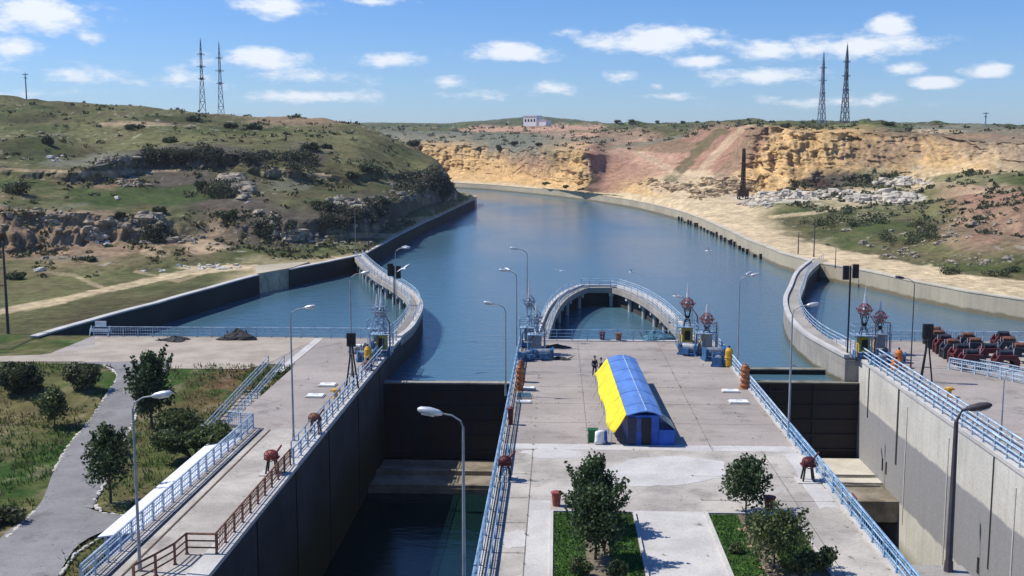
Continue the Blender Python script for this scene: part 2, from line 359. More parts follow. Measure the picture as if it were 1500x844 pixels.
HEIGHTS = {}
def terrain(name, cols, rows_per, px_step, patches, seed, skirt=6.0, cliff_amp=1.0, cliffs=(), blocky=1.0, ledge=.55, cw=.34):
    """cols: [(px, [(py or ('z',z), Y, colour), ...])]; first layer is the foot (z=0 if Y is None)."""
    pxs = np.array([c[0] for c in cols], float); L = len(cols[0][1])
    Yc = np.zeros((len(cols), L)); Zc = np.zeros_like(Yc); Cc = np.zeros((len(cols), L, 3))
    for i, (px, ls) in enumerate(cols):
        assert len(ls) == L, (name, px, len(ls))
        for k, (py, Y, c) in enumerate(ls):
            if Y is None: q = g(px, py, 0); Yc[i, k] = q[1]; Zc[i, k] = 0
            elif isinstance(py, tuple): Yc[i, k] = Y; Zc[i, k] = py[1]
            else: q = gy(px, py, Y); Yc[i, k] = Y; Zc[i, k] = q[2]
            Cc[i, k] = CC[c]
    P = np.arange(pxs[0], pxs[-1]+.1, px_step); nP = len(P)
    # rows
    T = []
    for k in range(L-1): T += list(k+np.arange(rows_per[k])/rows_per[k])
    T.append(L-1.0); T = np.array(T); nT = len(T)
    # horizontal ray slope X/Y of each azimuth (taken on the horizon row)
    sl_ = np.array([ray(p, 215)[0]/ray(p, 215)[1] for p in P])
    PP, TT = np.meshgrid(P, T, indexing='ij')
    SL = np.repeat(sl_[:, None], nT, 1)
    def interp(A, PPw, TTw):
        k = np.clip(np.floor(TTw).astype(int), 0, L-2); fr = np.clip(TTw-k, 0, 1)
        j = np.clip(np.searchsorted(pxs, PPw, side='right')-1, 0, len(pxs)-2); u = np.clip((PPw-pxs[j])/(pxs[j+1]-pxs[j]), 0, 1)
        if A.ndim == 3: fr = fr[..., None]; u = u[..., None]
        a = A[j, k]*(1-u)+A[j+1, k]*u; b = A[j, k+1]*(1-u)+A[j+1, k+1]*u
        return a*(1-fr)+b*fr
    Y0 = interp(Yc, PP, TT); X0 = SL*Y0
    # warp layer parameter sideways so scarps wander
    jag = np.clip(TT, 0, 1)*np.clip((L-1-TT), 0, 1)
    wob = (fbm(X0/22+seed, Y0/60, 4)-.5)*1.5*jag*np.clip(TT-.8, 0, 1)
    wobp = (fbm(X0/14+seed+40, Y0/14, 3)-.5)*30*np.clip(TT-.5, 0, 1)
    Y = interp(Yc, PP, TT); Tz = np.clip(TT+wob*.35, 0, L-1)
    for k in cliffs:                                      # a scarp: most of the rise over little ground
        fr = np.clip(Tz-k, 0, 1); e0 = .30+.25*(fbm(X0/13+k, Y0/90, 3)-.5); sh = np.clip((fr-e0*(1-cw)/.66)/cw, 0, 1)
        Tz = np.where((Tz > k) & (Tz < k+1), k+.12*fr+.88*sh*sh*(3-2*sh), Tz)
    Z = interp(Zc, PP, Tz)
    kr = np.exp(-.5*(np.arange(-12, 13)/3.0)**2); kr /= kr.sum()
    def blur(A):
        B_ = np.pad(A, ((12, 12), (0, 0)), mode='edge'); return sum(kr[q]*B_[q:q+A.shape[0]] for q in range(25))
    wb = np.clip(TT-1, 0, 1); Y = Y*(1-wb)+blur(Y)*wb; Z = Z*(1-wb)+blur(Z)*wb
    edge = np.clip(TT-.35, 0, 1)
    # steepness
    dz = np.gradient(Z, axis=1); dy = np.gradient(Y, axis=1)+1e-3; steep = np.clip((np.abs(dz/dy)-.35)/.9, 0, 1)
    X = SL*Y
    far = np.clip((Y-120)/500, 0, 1)
    # gullies on cliffs: push along the ray
    gl = (ridged(X/9+seed, Z/20, 4)-.6)*10*cliff_amp+(ridged(X/3.1+seed, Z/5+3, 3)-.6)*5.5*cliff_amp+(fbm(X/1.1+seed, Z/1.3+3, 3)-.5)*2.2*cliff_amp
    blk = ((cellr(X/3.4, Z/2.6, 1)-.5)*3.4+(cellr(X/1.5, Z/1.2, 2)-.5)*1.5)*blocky*cliff_amp
    Y = Y+(gl+blk)*steep*edge; X = SL*Y
    Z = Z+edge*((fbm(X/30+seed, Y/30, 5)-.5)*5*np.clip((TT-1.2)/1.5, 0, 1)+(fbm(X/5+seed, Y/6, 4)-.5)*(.5+1.8*steep))
    # ledges in the beds of stone
    led = 3.2; zz = Z/led+.6*fbm(X/18, Y/18, 3); fr = zz-np.floor(zz); st = (np.floor(zz)+np.clip((fr-.35)/.3, 0, 1))*led-.6*led*fbm(X/18, Y/18, 3)
    Z = Z*(1-ledge*steep*edge)+st*ledge*steep*edge
    # colour
    Cw = interp(Cc, PP+wobp, np.clip(TT+(fbm(X/9+seed, Y/16+5, 4)-.5)*1.3*np.clip(TT, 0, 1), 0, L-1))
    n1 = fbm(X/16+5, Y/22+seed, 5); n2 = fbm(X/3.5+seed, Y/5, 4)
    green = np.clip((n1-.47)*6, 0, 1)[..., None]
    veg = (np.clip(1-(Cw.sum(-1)-.32)/.25, 0, 1)*np.clip((Cw[..., 1]-1.4*Cw[..., 2])/.03, 0, 1))[..., None]
    Cw = Cw*(1-veg*.55)+veg*.55*(np.array(CC['G'])*green+np.array(CC['g'])*1.15*(1-green))
    n5 = np.clip((fbm(X/8+seed+3, Y/14+2, 5)-.50)*7, 0, 1)[..., None]; Cw = Cw*(1-n5*veg*.5)+np.array([.12,.09,.05])*n5*veg*.5
    n6 = np.clip((fbm(X/26+seed+13, Y/40+12, 4)-.50)*6, 0, 1)[..., None]; Cw = Cw*(1-n6*veg*.35)
    # bare stone where it is steep, in the zone's own tint
    stn = (steep*np.clip((n2-.35)*4, 0, 1)*np.clip(TT-.9, 0, 1))[..., None]
    rock = np.array([.36,.28,.19])*(0.55+.9*n2[..., None])
    lightz = np.clip((Cw.sum(-1)-.5)/.4, 0, 1)[..., None]
    Cw = Cw*(1-stn*.75*(1-lightz))+rock*stn*.75*(1-lightz)
    Cw = Cw*(.72+.56*n2[..., None])
    cb = (.78+.5*cellr(X/2.6, Z/2.0, 3))[..., None]; Cw = Cw*(1-steep[..., None]*.8)+Cw*cb*steep[..., None]*.8
    # strata and soil streaks on tall bare faces
    strk = fbm(X/1.6+seed, Z/9, 3)[..., None]
    Cw = Cw*(1+(strk-.5)*.9*steep[..., None]*lightz)
    # scrub specks and stones
    sp = (vnoise(X/1.1+31, Y/1.6+7) > .83) & (vnoise(X/7+3, Y/9) > .45)
    dk = (sp & (TT > .9))[..., None]*veg
    Cw = Cw*(1-dk*.5)
    bw = ((vnoise(X/1.3+61, Y/1.5+17) > .86) & (vnoise(X/11+13, Y/13) > .58) & (TT > 1))[..., None]
    Cw = np.where(bw, Cw*.5+np.array([.42,.38,.30])*.5, Cw)
    # zones with their own soil, plus a painted cliff-foot shadow, placed on the ground
    for (cx, cy, rx, ry, c, s_) in patches:
        if isinstance(cx, list): pass
        # place of the zone on the ground: nearest surface direction
        pyy = CY
        r_, u_, f_ = BR, BU, BF
        wx = X; wy = Y; wz = Z-H
        dep = wx*f_[0]+wy*f_[1]+wz*f_[2]
        qx = CX+F*(wx*r_[0]+wy*r_[1]+wz*r_[2])/dep; qy = CY-F*(wx*u_[0]+wy*u_[1]+wz*u_[2])/dep
        if isinstance(cx, list):
            dd = np.full(X.shape, 9.0)
            for (ax, ay), (bx, by) in zip(cx[:-1], cx[1:]):
                u = np.clip(((qx-ax)*(bx-ax)+(qy-ay)*(by-ay))/((bx-ax)**2+(by-ay)**2), 0, 1); dd = np.minimum(dd, np.hypot((qx-ax-u*(bx-ax))/2.5, qy-ay-u*(by-ay))/ry)
            dd = dd+(fbm(X/2.5+ry, Y/4, 4)-.5)*1.0
        else: dd = np.sqrt(((qx-cx)/rx)**2+((qy-cy)/ry)**2)+(fbm(X/6+cx, Z/3+Y/12, 4)-.5)*1.1
        w_ = (np.clip((1.05-dd)/.22, 0, 1)*s_)[..., None]
        Cw = Cw*(1-w_)+np.array(CC[c])*(.7+.6*n2[..., None])*w_
    # verts, with a skirt at the foot
    sx_ = X[:, :1]; sy_ = Y[:, :1]-.02; sz_ = Z[:, :1]-skirt
    X = np.concatenate([sx_, X], 1); Y = np.concatenate([sy_, Y], 1); Z = np.concatenate([sz_, Z], 1); Cw = np.concatenate([Cw[:, :1], Cw], 1)
    nT += 1
    V = np.stack([X, Y, Z], -1).reshape(-1, 3)
    ii, jj = np.meshgrid(np.arange(nP-1), np.arange(nT-1), indexing='ij'); a = (ii*nT+jj).ravel()
    Fc = np.stack([a, a+nT, a+nT+1, a+1], -1)
    me = bpy.data.meshes.new(name); me.vertices.add(len(V)); me.vertices.foreach_set('co', V.ravel())
    me.loops.add(Fc.size); me.loops.foreach_set('vertex_index', Fc.ravel()); me.polygons.add(len(Fc))
    me.polygons.foreach_set('loop_start', np.arange(0, Fc.size, 4)); me.polygons.foreach_set('loop_total', np.full(len(Fc), 4))
    me.update(calc_edges=True); me.polygons.foreach_set('use_smooth', np.ones(len(Fc), bool))
    ca = me.color_attributes.new('Col', 'FLOAT_COLOR', 'POINT')
    ca.data.foreach_set('color', np.concatenate([np.clip(Cw, 0, 1), np.ones(Cw.shape[:-1]+(1,))], -1).ravel())
    me.materials.append(M_terr)
    o = bpy.data.objects.new(name, me); COL.objects.link(o); struct(o)
    HEIGHTS[name] = (P, X, Y, Z)
    return o

def on(name, px, py):
    "point where the line of sight of a photograph pixel meets that terrain"
    P, X, Y, Z = HEIGHTS[name]
    i = int(np.argmin(np.abs(P-px)))
    # project column i
    wx, wy, wz = X[i], Y[i], Z[i]-H
    dep = wx*BF[0]+wy*BF[1]+wz*BF[2]; qy = CY-F*(wx*BU[0]+wy*BU[1]+wz*BU[2])/dep
    k = np.where(qy[1:] <= py)[0]
    k = int(k[0])+1 if len(k) else len(qy)-3
    return (float(X[i, k]), float(Y[i, k]), float(Z[i, k]))

LH = [
 (-500,[(540,None,'g'),(410,163,'g'),(368,186,'t'),(300,198,'t'),(262,232,'G'),(248,240,'o'),(215,285,'o'),(175,330,'g'),(135,430,'o'),(('z',38),900,'o')]),
 (0,  [(512,None,'g'),(410,163,'g'),(368,186,'t'),(302,198,'t'),(262,232,'G'),(248,240,'o'),(215,285,'o'),(185,330,'g'),(143,430,'o'),(('z',37),900,'o')]),
 (35, [(496,None,'g'),(408,165,'g'),(367,187,'t'),(302,199,'t'),(265,232,'G'),(248,240,'o'),(218,285,'o'),(185,330,'g'),(145,430,'o'),(('z',37),900,'o')]),
 (120,[(472,None,'g'),(400,172,'g'),(365,190,'t'),(302,203,'t'),(270,235,'o'),(245,243,'k'),(235,275,'g'),(188,335,'g'),(150,430,'o'),(('z',36),900,'o')]),
 (220,[(446,None,'g'),(395,178,'g'),(362,193,'t'),(308,208,'G'),(252,262,'k'),(220,270,'k'),(207,300,'g'),(185,340,'g'),(157,430,'o'),(('z',34),900,'o')]),
 (300,[(424,None,'g'),(388,185,'g'),(356,198,'t'),(305,222,'k'),(250,262,'k'),(218,270,'k'),(203,305,'g'),(185,345,'g'),(164,430,'o'),(('z',32),900,'o')]),
 (370,[(405,None,'s'),(384,188,'g'),(356,200,'k'),(318,212,'k'),(255,262,'g'),(232,268,'k'),(212,300,'g'),(190,350,'o'),(169,430,'t'),(('z',31),900,'o')]),
 (418,[(396,None,'s'),(382,191,'g'),(360,200,'k'),(316,213,'k'),(262,262,'g'),(240,270,'o'),(218,300,'g'),(193,350,'g'),(171,428,'t'),(('z',30),900,'o')]),
 (470,[(386,None,'s'),(378,194,'g'),(358,206,'g'),(312,218,'k'),(268,265,'g'),(247,276,'o'),(223,302,'g'),(197,350,'g'),(175,425,'t'),(('z',30),900,'o')]),
 (528,[(374,None,'s'),(368,204,'g'),(350,216,'k'),(300,228,'k'),(265,275,'g'),(250,285,'o'),(225,310,'g'),(205,350,'g'),(183,420,'o'),(('z',26),800,'o')]),
 (560,[(357,None,'s'),(350,230,'g'),(338,238,'k'),(292,250,'k'),(265,295,'g'),(250,305,'o'),(230,330,'g'),(210,360,'g'),(192,410,'o'),(('z',10),600,'o')]),
 (600,[(336,None,'s'),(328,272,'g'),(315,282,'g'),(288,295,'o'),(270,315,'g'),(255,325,'g'),(240,345,'g'),(225,365,'g'),(212,390,'o'),(('z',1),470,'o')]),
 (640,[(318,None,'s'),(311,315,'g'),(300,320,'k'),(248,335,'k'),(245,345,'o'),(242,355,'g'),(240,365,'g'),(238,375,'g'),(235,385,'g'),(('z',0),430,'o')]),
 (652,[(312,None,'s'),(306,334,'g'),(298,339,'k'),(256,349,'k'),(254,355,'o'),(253,361,'g'),(252,368,'g'),(251,375,'g'),(250,382,'g'),(('z',0),425,'o')]),
 (666,[(305.5,None,'s'),(301,355,'g'),(297,359,'k'),(287,364,'k'),(286,368,'o'),(286,372,'g'),(286,376,'g'),(286,380,'g'),(286,384,'g'),(('z',0),425,'o')]),
 (682,[(298,None,'s'),(295,385,'s'),(293.5,388,'g'),(292,392,'o'),(291,396,'g'),(290.5,399,'g'),(290,402,'g'),(289.5,405,'g'),(289,408,'g'),(('z',0),430,'s')]),
 (699,[(291,None,'s'),(('z',.3),426,'s'),(('z',.5),429,'s'),(('z',.5),431,'s'),(('z',.4),433,'s'),(('z',.4),435,'s'),(('z',.3),437,'s'),(('z',.3),439,'s'),(('z',.2),441,'s'),(('z',0),445,'s')]),
]
LP = [(60,350,130,32,'t',.55),(190,440,0,0,'t',0),(440,225,45,18,'k',.5),(330,275,60,22,'k',.75),(60,248,50,12,'k',.0),(160,238,55,14,'a',.7),(80,238,25,9,'a',.6),
      (300,232,100,16,'k',.75),(170,268,45,9,'r',.6),(110,335,120,28,'t',.65),(190,345,50,30,'t',.7),(430,335,50,26,'k',.8),(520,315,50,22,'k',.85),(560,300,60,22,'k',.7),
      (640,265,34,26,'k',.85),(300,392,45,4,'s',.9),(120,432,0,0,'s',0),(440,178,70,6,'t',.7),(200,182,60,4,'c',.6),(420,270,50,10,'a',.6),(350,285,22,14,'a',.7),(300,362,30,10,'c',.6),
      (470,258,22,5,'c',.7),(230,370,26,10,'c',.5),(90,378,60,5,'a',.5),(560,345,60,4,'c',.5),(620,322,40,4,'c',.5),(400,215,40,12,'o',.6),(40,275,60,10,'G',.6),(220,285,110,14,'G',.8),(90,300,90,8,'G',.7),
      (600,240,50,14,'g',.5)]
LP = [p for p in LP if p[2] > 0]
LP = [p for p in LP if p[4] != 'a' or True]
LP.append(([(-60,470),(0,457),(90,440),(140,428),(190,418),(240,406),(290,397),(340,392),(372,392)],0,0,4.5,'s',.85))
LP.append(([(-10,248),(80,251),(150,253),(260,249)],0,0,2.2,'c',.6))
LP.append(([(200,398),(260,412),(300,400)],0,0,2.2,'c',.5))
LP.append(([(60,398),(110,404),(150,422)],0,0,2.5,'c',.5))
LP.append(([(0,300),(60,312),(120,300)],0,0,3,'a',.5))
terrain('hillside', LH, [40,26,44,30,40,30,30,30,36,6], 2.0, LP, 3.0, cliffs=(2,4), blocky=.55, cliff_amp=.7, ledge=.35, cw=.55)

RH = [
 (440,[(262,700,'s'),(('z',2),712,'y'),(('z',4),720,'y'),(('z',6),726,'y'),(('z',8),732,'y'),(('z',14),745,'y'),(('z',22),760,'a'),(('z',30),900,'a'),(184,1400,'G'),(181,2600,'G')]),
 (560,[(263,None,'s'),(('z',1),672,'y'),(('z',3),680,'y'),(('z',4),690,'y'),(('z',6),695,'y'),(('z',12),705,'y'),(('z',20),715,'a'),(197,880,'a'),(185,1400,'G'),(180,2600,'G')]),
 (650,[(267,None,'s'),(264,632,'s'),(262,640,'y'),(258,650,'y'),(254,656,'y'),(234,668,'y'),(216,680,'y'),(199,850,'a'),(187,1150,'G'),(181,2600,'G')]),
 (720,[(271,None,'s'),(268,588,'s'),(266,596,'y'),(262,602,'y'),(258,607,'y'),(238,622,'y'),(217,636,'a'),(201,800,'a'),(187,1050,'G'),(176,2600,'G')]),
 (780,[(276,None,'s'),(274,533,'s'),(270,541,'y'),(266,548,'y'),(262,553,'y'),(240,566,'r'),(215,580,'a'),(198,760,'a'),(184,1100,'G'),(170,2400,'G')]),
 (850,[(283,None,'s'),(281,471,'s'),(278,476,'y'),(274,480,'y'),(268,484,'y'),(245,492,'y'),(224,498,'y'),(200,640,'p'),(187,950,'G'),(176,2500,'G')]),
 (868,[(285,None,'s'),(283,459,'s'),(280,464,'d'),(276,470,'d'),(270,478,'d'),(246,490,'r'),(226,500,'r'),(198,640,'p'),(187,950,'G'),(179,2600,'G')]),
 (890,[(288,None,'s'),(285,444,'s'),(280,458,'r'),(274,470,'r'),(262,488,'r'),(242,515,'r'),(226,540,'t'),(196,650,'t'),(186,900,'G'),(181,2600,'G')]),
 (930,[(294,None,'s'),(290,415,'y'),(284,425,'y'),(275,440,'y'),(262,465,'y'),(240,510,'p'),(222,550,'p'),(193,640,'t'),(185,900,'G'),(181,2600,'G')]),
 (1000,[(310,None,'s'),(300,354,'s'),(290,370,'s'),(275,395,'c'),(258,430,'s'),(235,480,'p'),(210,540,'r'),(190,590,'o'),(184,900,'G'),(181,2600,'G')]),
 (1060,[(333,None,'s'),(310,320,'s'),(297,345,'s'),(286,375,'s'),(264,400,'c'),(228,440,'r'),(190,480,'r'),(185,540,'t'),(181,900,'G'),(180,2600,'G')]),
 (1100,[(352,None,'s'),(315,308,'s'),(300,335,'s'),(288,370,'s'),(279,392,'y'),(232,408,'y'),(186,424,'c'),(182,520,'G'),(180,900,'G'),(179,2600,'G')]),
 (1150,[(371,None,'s'),(335,258,'o'),(306,300,'g'),(287,350,'s'),(276,380,'y'),(232,400,'y'),(191,416,'y'),(185,500,'G'),(181,900,'G'),(180,2600,'G')]),
 (1200,[(385,None,'s'),(354,230,'o'),(316,275,'G'),(291,330,'s'),(278,372,'d'),(236,393,'y'),(195,410,'y'),(186,500,'G'),(181,900,'G'),(180,2600,'G')]),
 (1270,[(396,None,'s'),(371,204,'o'),(321,252,'G'),(287,320,'s'),(271,365,'G'),(236,384,'t'),(200,402,'y'),(187,480,'G'),(182,900,'G'),(180,2600,'G')]),
 (1350,[(413,None,'s'),(385,188,'o'),(326,240,'G'),(292,300,'g'),(263,355,'s'),(232,375,'y'),(200,392,'t'),(190,470,'a'),(184,900,'G'),(181,2600,'G')]),
 (1430,[(428,None,'s'),(400,172,'o'),(345,200,'t'),(302,222,'r'),(256,340,'s'),(230,358,'y'),(205,370,'t'),(190,460,'a'),(185,900,'G'),(182,2600,'G')]),
 (1500,[(438,None,'s'),(405,168,'o'),(352,190,'t'),(287,208,'r'),(252,320,'G'),(235,345,'t'),(205,360,'t'),(191,450,'a'),(188,900,'G'),(186,2600,'G')]),
 (2000,[(540,None,'s'),(480,122,'o'),(410,140,'t'),(290,162,'r'),(252,300,'G'),(235,335,'t'),(205,350,'t'),(191,440,'a'),(188,900,'G'),(186,2600,'G')]),
]
RP = [(1222,262,50,15,'k',1.0),(1190,268,25,8,'d',.8),(1290,268,60,6,'k',.6),(1200,230,95,30,'y',.5),(1290,225,60,22,'t',.6),(1320,195,60,8,'k',.5),(1090,195,45,12,'r',.8),(1040,240,60,14,'r',.85),(1085,215,45,25,'r',.7),(930,240,70,22,'p',.7),(980,215,60,10,'o',.5),  # leading dark zones paint the cliff-foot shadow into the ground colour
      (850,250,16,26,'y',.95),(890,240,34,14,'r',.8),(910,255,40,16,'r',.6),(700,250,70,14,'y',.6),(800,205,130,6,'a',.6),(760,190,90,4,'p',.85),(780,192,45,3,'r',.7),(990,270,50,14,'c',.8),
      (1020,265,40,12,'s',.8),(1290,335,110,14,'o',.6),(1290,332,60,9,'G',.5),(1200,320,70,10,'o',.5),(1420,345,60,26,'t',.6),(1460,310,60,20,'t',.5),(1440,350,36,10,'r',.5),(1380,262,70,6,'s',.8),(1300,290,60,10,'w',.6),(1150,290,70,8,'w',.6),
      (1440,262,80,9,'G',.7),(1400,392,60,8,'G',.7),(1480,395,40,6,'G',.6),(1370,192,40,3,'c',.8),(1500,230,90,20,'c',.5),(1120,340,40,5,'s',.8),(640,200,60,8,'a',.5),(1150,375,40,8,'s',.5)]
RH2 = []
for px, ls in RH:                                        # the quarry faces stand steeper than their control lines
    ls = list(ls)
    f_ = .62 if px >= 1100 else (.65 if px <= 860 else .85)
    y6 = ls[6][1]
    if ls[0][1] is None or True:
        for k in (3, 4, 5): ls[k] = (ls[k][0], y6-(y6-ls[k][1])*(f_ if k > 3 else (1+f_)/2), ls[k][2])
    RH2.append((px, ls))
RP.append(([(900,292),(985,303),(1060,328),(1100,338),(1150,358),(1200,370),(1270,384),(1350,400),(1430,414),(1500,424),(1640,450)],0,0,11,'s',.95))
RP.append(([(985,262),(1005,240),(1030,212),(1055,193)],0,0,5,'o',.75))
RP.append(([(1020,258),(1050,225),(1085,190)],0,0,4,'c',.6))
RP.append(([(1060,255),(1085,225),(1108,192)],0,0,7,'t',.7))
RP.append(([(940,225),(975,245),(1000,262)],0,0,4,'c',.6))
RP.append(([(900,215),(950,210),(1000,200)],0,0,3,'a',.6))
RP.append(([(690,189),(780,188),(880,186)],0,0,3.5,'p',.9))
RP.append(([(1130,318),(1190,312),(1260,300),(1330,290)],0,0,2.5,'s',.6))
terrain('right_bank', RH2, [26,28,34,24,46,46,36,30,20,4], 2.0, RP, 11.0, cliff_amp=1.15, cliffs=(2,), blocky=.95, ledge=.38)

# big ground sheet under everything, to the horizon
bs = MB(); bs.quadv([(-9000,-600,-15),(9000,-600,-15),(9000,12000,-15),(-9000,12000,-15)])
struct(bs.build('ground', mat('bare_earth', (.16,.13,.08), .95, 0, .3, .05)))
pl = MB()
for sgn in (-1, 1):
    pl.quadv([(sgn*300 if sgn > 0 else -6000, 800, 24), (6000 if sgn > 0 else -260, 800, 24), (6000 if sgn > 0 else -260, 9000, 60), (sgn*300 if sgn > 0 else -6000, 9000, 60)])
struct(pl.build('plateau', mat('plateau_grass', (.07,.085,.03), .95, 0, .3, .02)))

# near ground on the left of the lock: grass that sinks below the quay
def hl(x, y):
    t = min(1, max(0, (y-80)/16.0)); t = t*t*(3-2*t)
    return -1.8*(1-t)-.02
def gl_(px, py):
    z = -1.0
    for _ in range(12):
        q = g(px, py, z); z = hl(q[0], q[1])
    return (q[0], q[1], z)
xs = np.concatenate([np.linspace(-200, -62, 24), np.arange(-61, -24.01, .35)]); ys = np.arange(20, 113.6, .4)
XX, YY = np.meshgrid(xs, ys, indexing='ij')
tt = np.clip((YY-80)/16, 0, 1); tt = tt*tt*(3-2*tt); ZZ = -1.8*(1-tt)-.02+(fbm(XX/3, YY/3, 4)-.5)*.25*(1-tt*.9)
cn = fbm(XX/5+2, YY/7, 5); cn2 = fbm(XX/1.2, YY/1.4, 3); cn3 = fbm(XX/11+8, YY/6+1, 4)
gc = np.array([.045,.090,.018]); dc = np.array([.11,.115,.040]); br = np.array([.15,.085,.045]); ea = np.array([.24,.19,.13])
a_ = np.clip((cn-.42)*6, 0, 1)[..., None]; CG = dc*(1-a_)+gc*a_
b_ = (np.clip((cn3-.52)*7, 0, 1))[..., None]; CG = CG*(1-b_*.7)+np.array([.16,.13,.06])*b_*.7
# reddish dry strip beside the quay and trodden earth
b_ = (np.clip(1-np.abs(XX+28.5)/4.5, 0, 1)*np.clip((YY-84)/5, 0, 1)*np.clip((99-YY)/3, 0, 1)*np.clip((cn2-.3)*4, 0, 1))[..., None]; CG = CG*(1-b_)+br*b_
b_ = (np.clip((cn2-.62)*9, 0, 1))[..., None]; CG = CG*(1-b_*.4)+ea*b_*.4
CG = CG*(.7+.6*cn2[..., None])
nx, ny = len(xs), len(ys); ii, jj = np.meshgrid(np.arange(nx-1), np.arange(ny-1), indexing='ij'); a = (ii*ny+jj).ravel()
Fc = np.stack([a, a+ny, a+ny+1, a+1], -1)
me = bpy.data.meshes.new('lawn'); me.from_pydata(np.stack([XX, YY, ZZ], -1).reshape(-1, 3).tolist(), [], Fc.tolist())
ca = me.color_attributes.new('Col', 'FLOAT_COLOR', 'POINT'); ca.data.foreach_set('color', np.concatenate([np.clip(CG, 0, 1), np.ones(CG.shape[:-1]+(1,))], -1).ravel())
me.polygons.foreach_set('use_smooth', [True]*len(me.polygons)); me.materials.append(M_terr)
lawn = bpy.data.objects.new('lawn', me); COL.objects.link(lawn); struct(lawn)

# ---------------------------------------------------------------- water
def water_mat(name, base, bump, rough=.06, sc=(.35, .8, 1)):
    m = bpy.data.materials.new(name); m.use_nodes = True; t = m.node_tree; b = t.nodes['Principled BSDF']
    b.inputs['Base Color'].default_value = (*base, 1); b.inputs['Roughness'].default_value = rough; b.inputs['IOR'].default_value = 1.33
    b.inputs['Specular IOR Level'].default_value = .36
    ge = N(t, 'ShaderNodeNewGeometry'); mp = N(t, 'ShaderNodeMapping'); mp.inputs['Scale'].default_value = sc; t.links.new(ge.outputs['Position'], mp.inputs[0])
    n = N(t, 'ShaderNodeTexNoise'); n.inputs['Scale'].default_value = 1.0; n.inputs['Detail'].default_value = 7; n.inputs['Roughness'].default_value = .62; t.links.new(mp.outputs[0], n.inputs['Vector'])
    bp = N(t, 'ShaderNodeBump'); bp.inputs['Strength'].default_value = bump; bp.inputs['Distance'].default_value = .35
    t.links.new(n.outputs['Fac'], bp.inputs['Height']); t.links.new(bp.outputs[0], b.inputs['Normal'])
    n2 = N(t, 'ShaderNodeTexNoise'); n2.inputs['Scale'].default_value = .02; n2.inputs['Detail'].default_value = 5
    mp2 = N(t, 'ShaderNodeMapping'); mp2.inputs['Scale'].default_value = (1, .45, 1); t.links.new(ge.outputs['Position'], mp2.inputs[0]); t.links.new(mp2.outputs[0], n2.inputs['Vector'])
    rr = N(t, 'ShaderNodeMapRange'); rr.inputs['From Min'].default_value = .35; rr.inputs['From Max'].default_value = .65; rr.inputs['To Min'].default_value = rough*.6; rr.inputs['To Max'].default_value = rough*2.4
    t.links.new(n2.outputs['Fac'], rr.inputs['Value']); t.links.new(rr.outputs[0], b.inputs['Roughness'])
    return m
M_water = water_mat('canal_water', (.066,.142,.190), .30, .10)
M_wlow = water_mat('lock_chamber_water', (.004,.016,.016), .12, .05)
WZ = -2.8
w = MB(); w.quadv([(-130,109.9,WZ),(160,109.9,WZ),(160,760,WZ),(-400,760,WZ)]); struct(w.build('canal_water', M_water))
w = MB(); w.quadv([(-16.3,101.5,WZ+.003),(-3.7,101.5,WZ+.003),(-3.7,109.9,WZ+.003),(-16.3,109.9,WZ+.003)]); struct(w.build('gate_approach_water', M_water))
w = MB(); w.quadv([(16.25,103.9,WZ),(28.9,103.9,WZ),(28.9,109.2,WZ),(16.25,109.2,WZ)]); struct(w.build('gate_recess_water', M_water))
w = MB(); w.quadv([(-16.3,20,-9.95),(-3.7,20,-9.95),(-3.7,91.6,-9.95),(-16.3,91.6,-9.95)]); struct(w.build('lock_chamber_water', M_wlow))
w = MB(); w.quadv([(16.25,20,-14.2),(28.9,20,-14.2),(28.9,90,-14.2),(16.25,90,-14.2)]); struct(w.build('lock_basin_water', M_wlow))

# ---------------------------------------------------------------- lock walls, quays
XL0, XL1, XI0, XI1, XR0 = -17.2, -16.3, -3.75, 16.25, 28.9
def wall_thing(name, mb, m, label, cat='wall', group=None):
    return tag(mb.build(name, m, fix=True), label, cat, group)
def rootmesh(name, mb, m, label, cat, group=None): return wall_thing(name, mb, m, label, cat, group)
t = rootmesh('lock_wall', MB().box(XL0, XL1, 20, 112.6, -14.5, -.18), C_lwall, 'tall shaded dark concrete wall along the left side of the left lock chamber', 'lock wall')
MB().box(XL0-.1, XL1+.06, 20, 112.7, -.177, .06).build('coping', C_white, t)
for y in (76.0, 87.6, 66.0, 57.0, 98.5):
    MB().box(XL1+.003, XL1+.05, y-.09, y+.09, -13, -.25).build('joint', M_black, t)
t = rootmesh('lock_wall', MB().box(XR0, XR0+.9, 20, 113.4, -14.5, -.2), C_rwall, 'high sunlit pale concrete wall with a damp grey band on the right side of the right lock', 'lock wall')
MB().box(XR0-.08, XR0+1.0, 20, 113.5, -.197, .08).build('coping', C_white, t)
M_slot = mat('dark_recess', (.03,.03,.03), .9)  # flat dark strips laid on the faces in place of sunk slots
for y, zb, wd in ((100.2,-4.9,.16),(91.4,-6.8,.2),(71.2,-8,.1)):
    MB().box(XR0-.03, XR0-.003, y-wd, y+wd, zb, -.2).build('ladder_recess', M_slot, t)
for y, zb in ((89.0,-11.2),(79.4,-12),(67.6,-12),(60,-12)):
    MB().box(XR0-.05, XR0-.003, y-.09, y+.09, zb, -1.2).build('joint', C_white, t)
for y, z in ((95.0,-7.5),(93.9,-7.5),(72.8,-8.0)):
    MB().box(XR0-.06, XR0-.003, y-.12, y+.12, z-.9, z+.2).build('mooring_recess', M_slot, t)
for y, w_ in ((105.8,.9),(110.9,.9)):
    MB().box(XR0-.35, XR0-.003, y-w_, y+w_, -12, -.3).build('buttress', C_rwall, t)
isl = rootmesh('lock_island', MB().box(XI0, XI1, 20, 112.2, -14.5, -.16), C_pier, 'long concrete island between the two lock chambers carrying the blue hut and the planted beds', 'lock island')
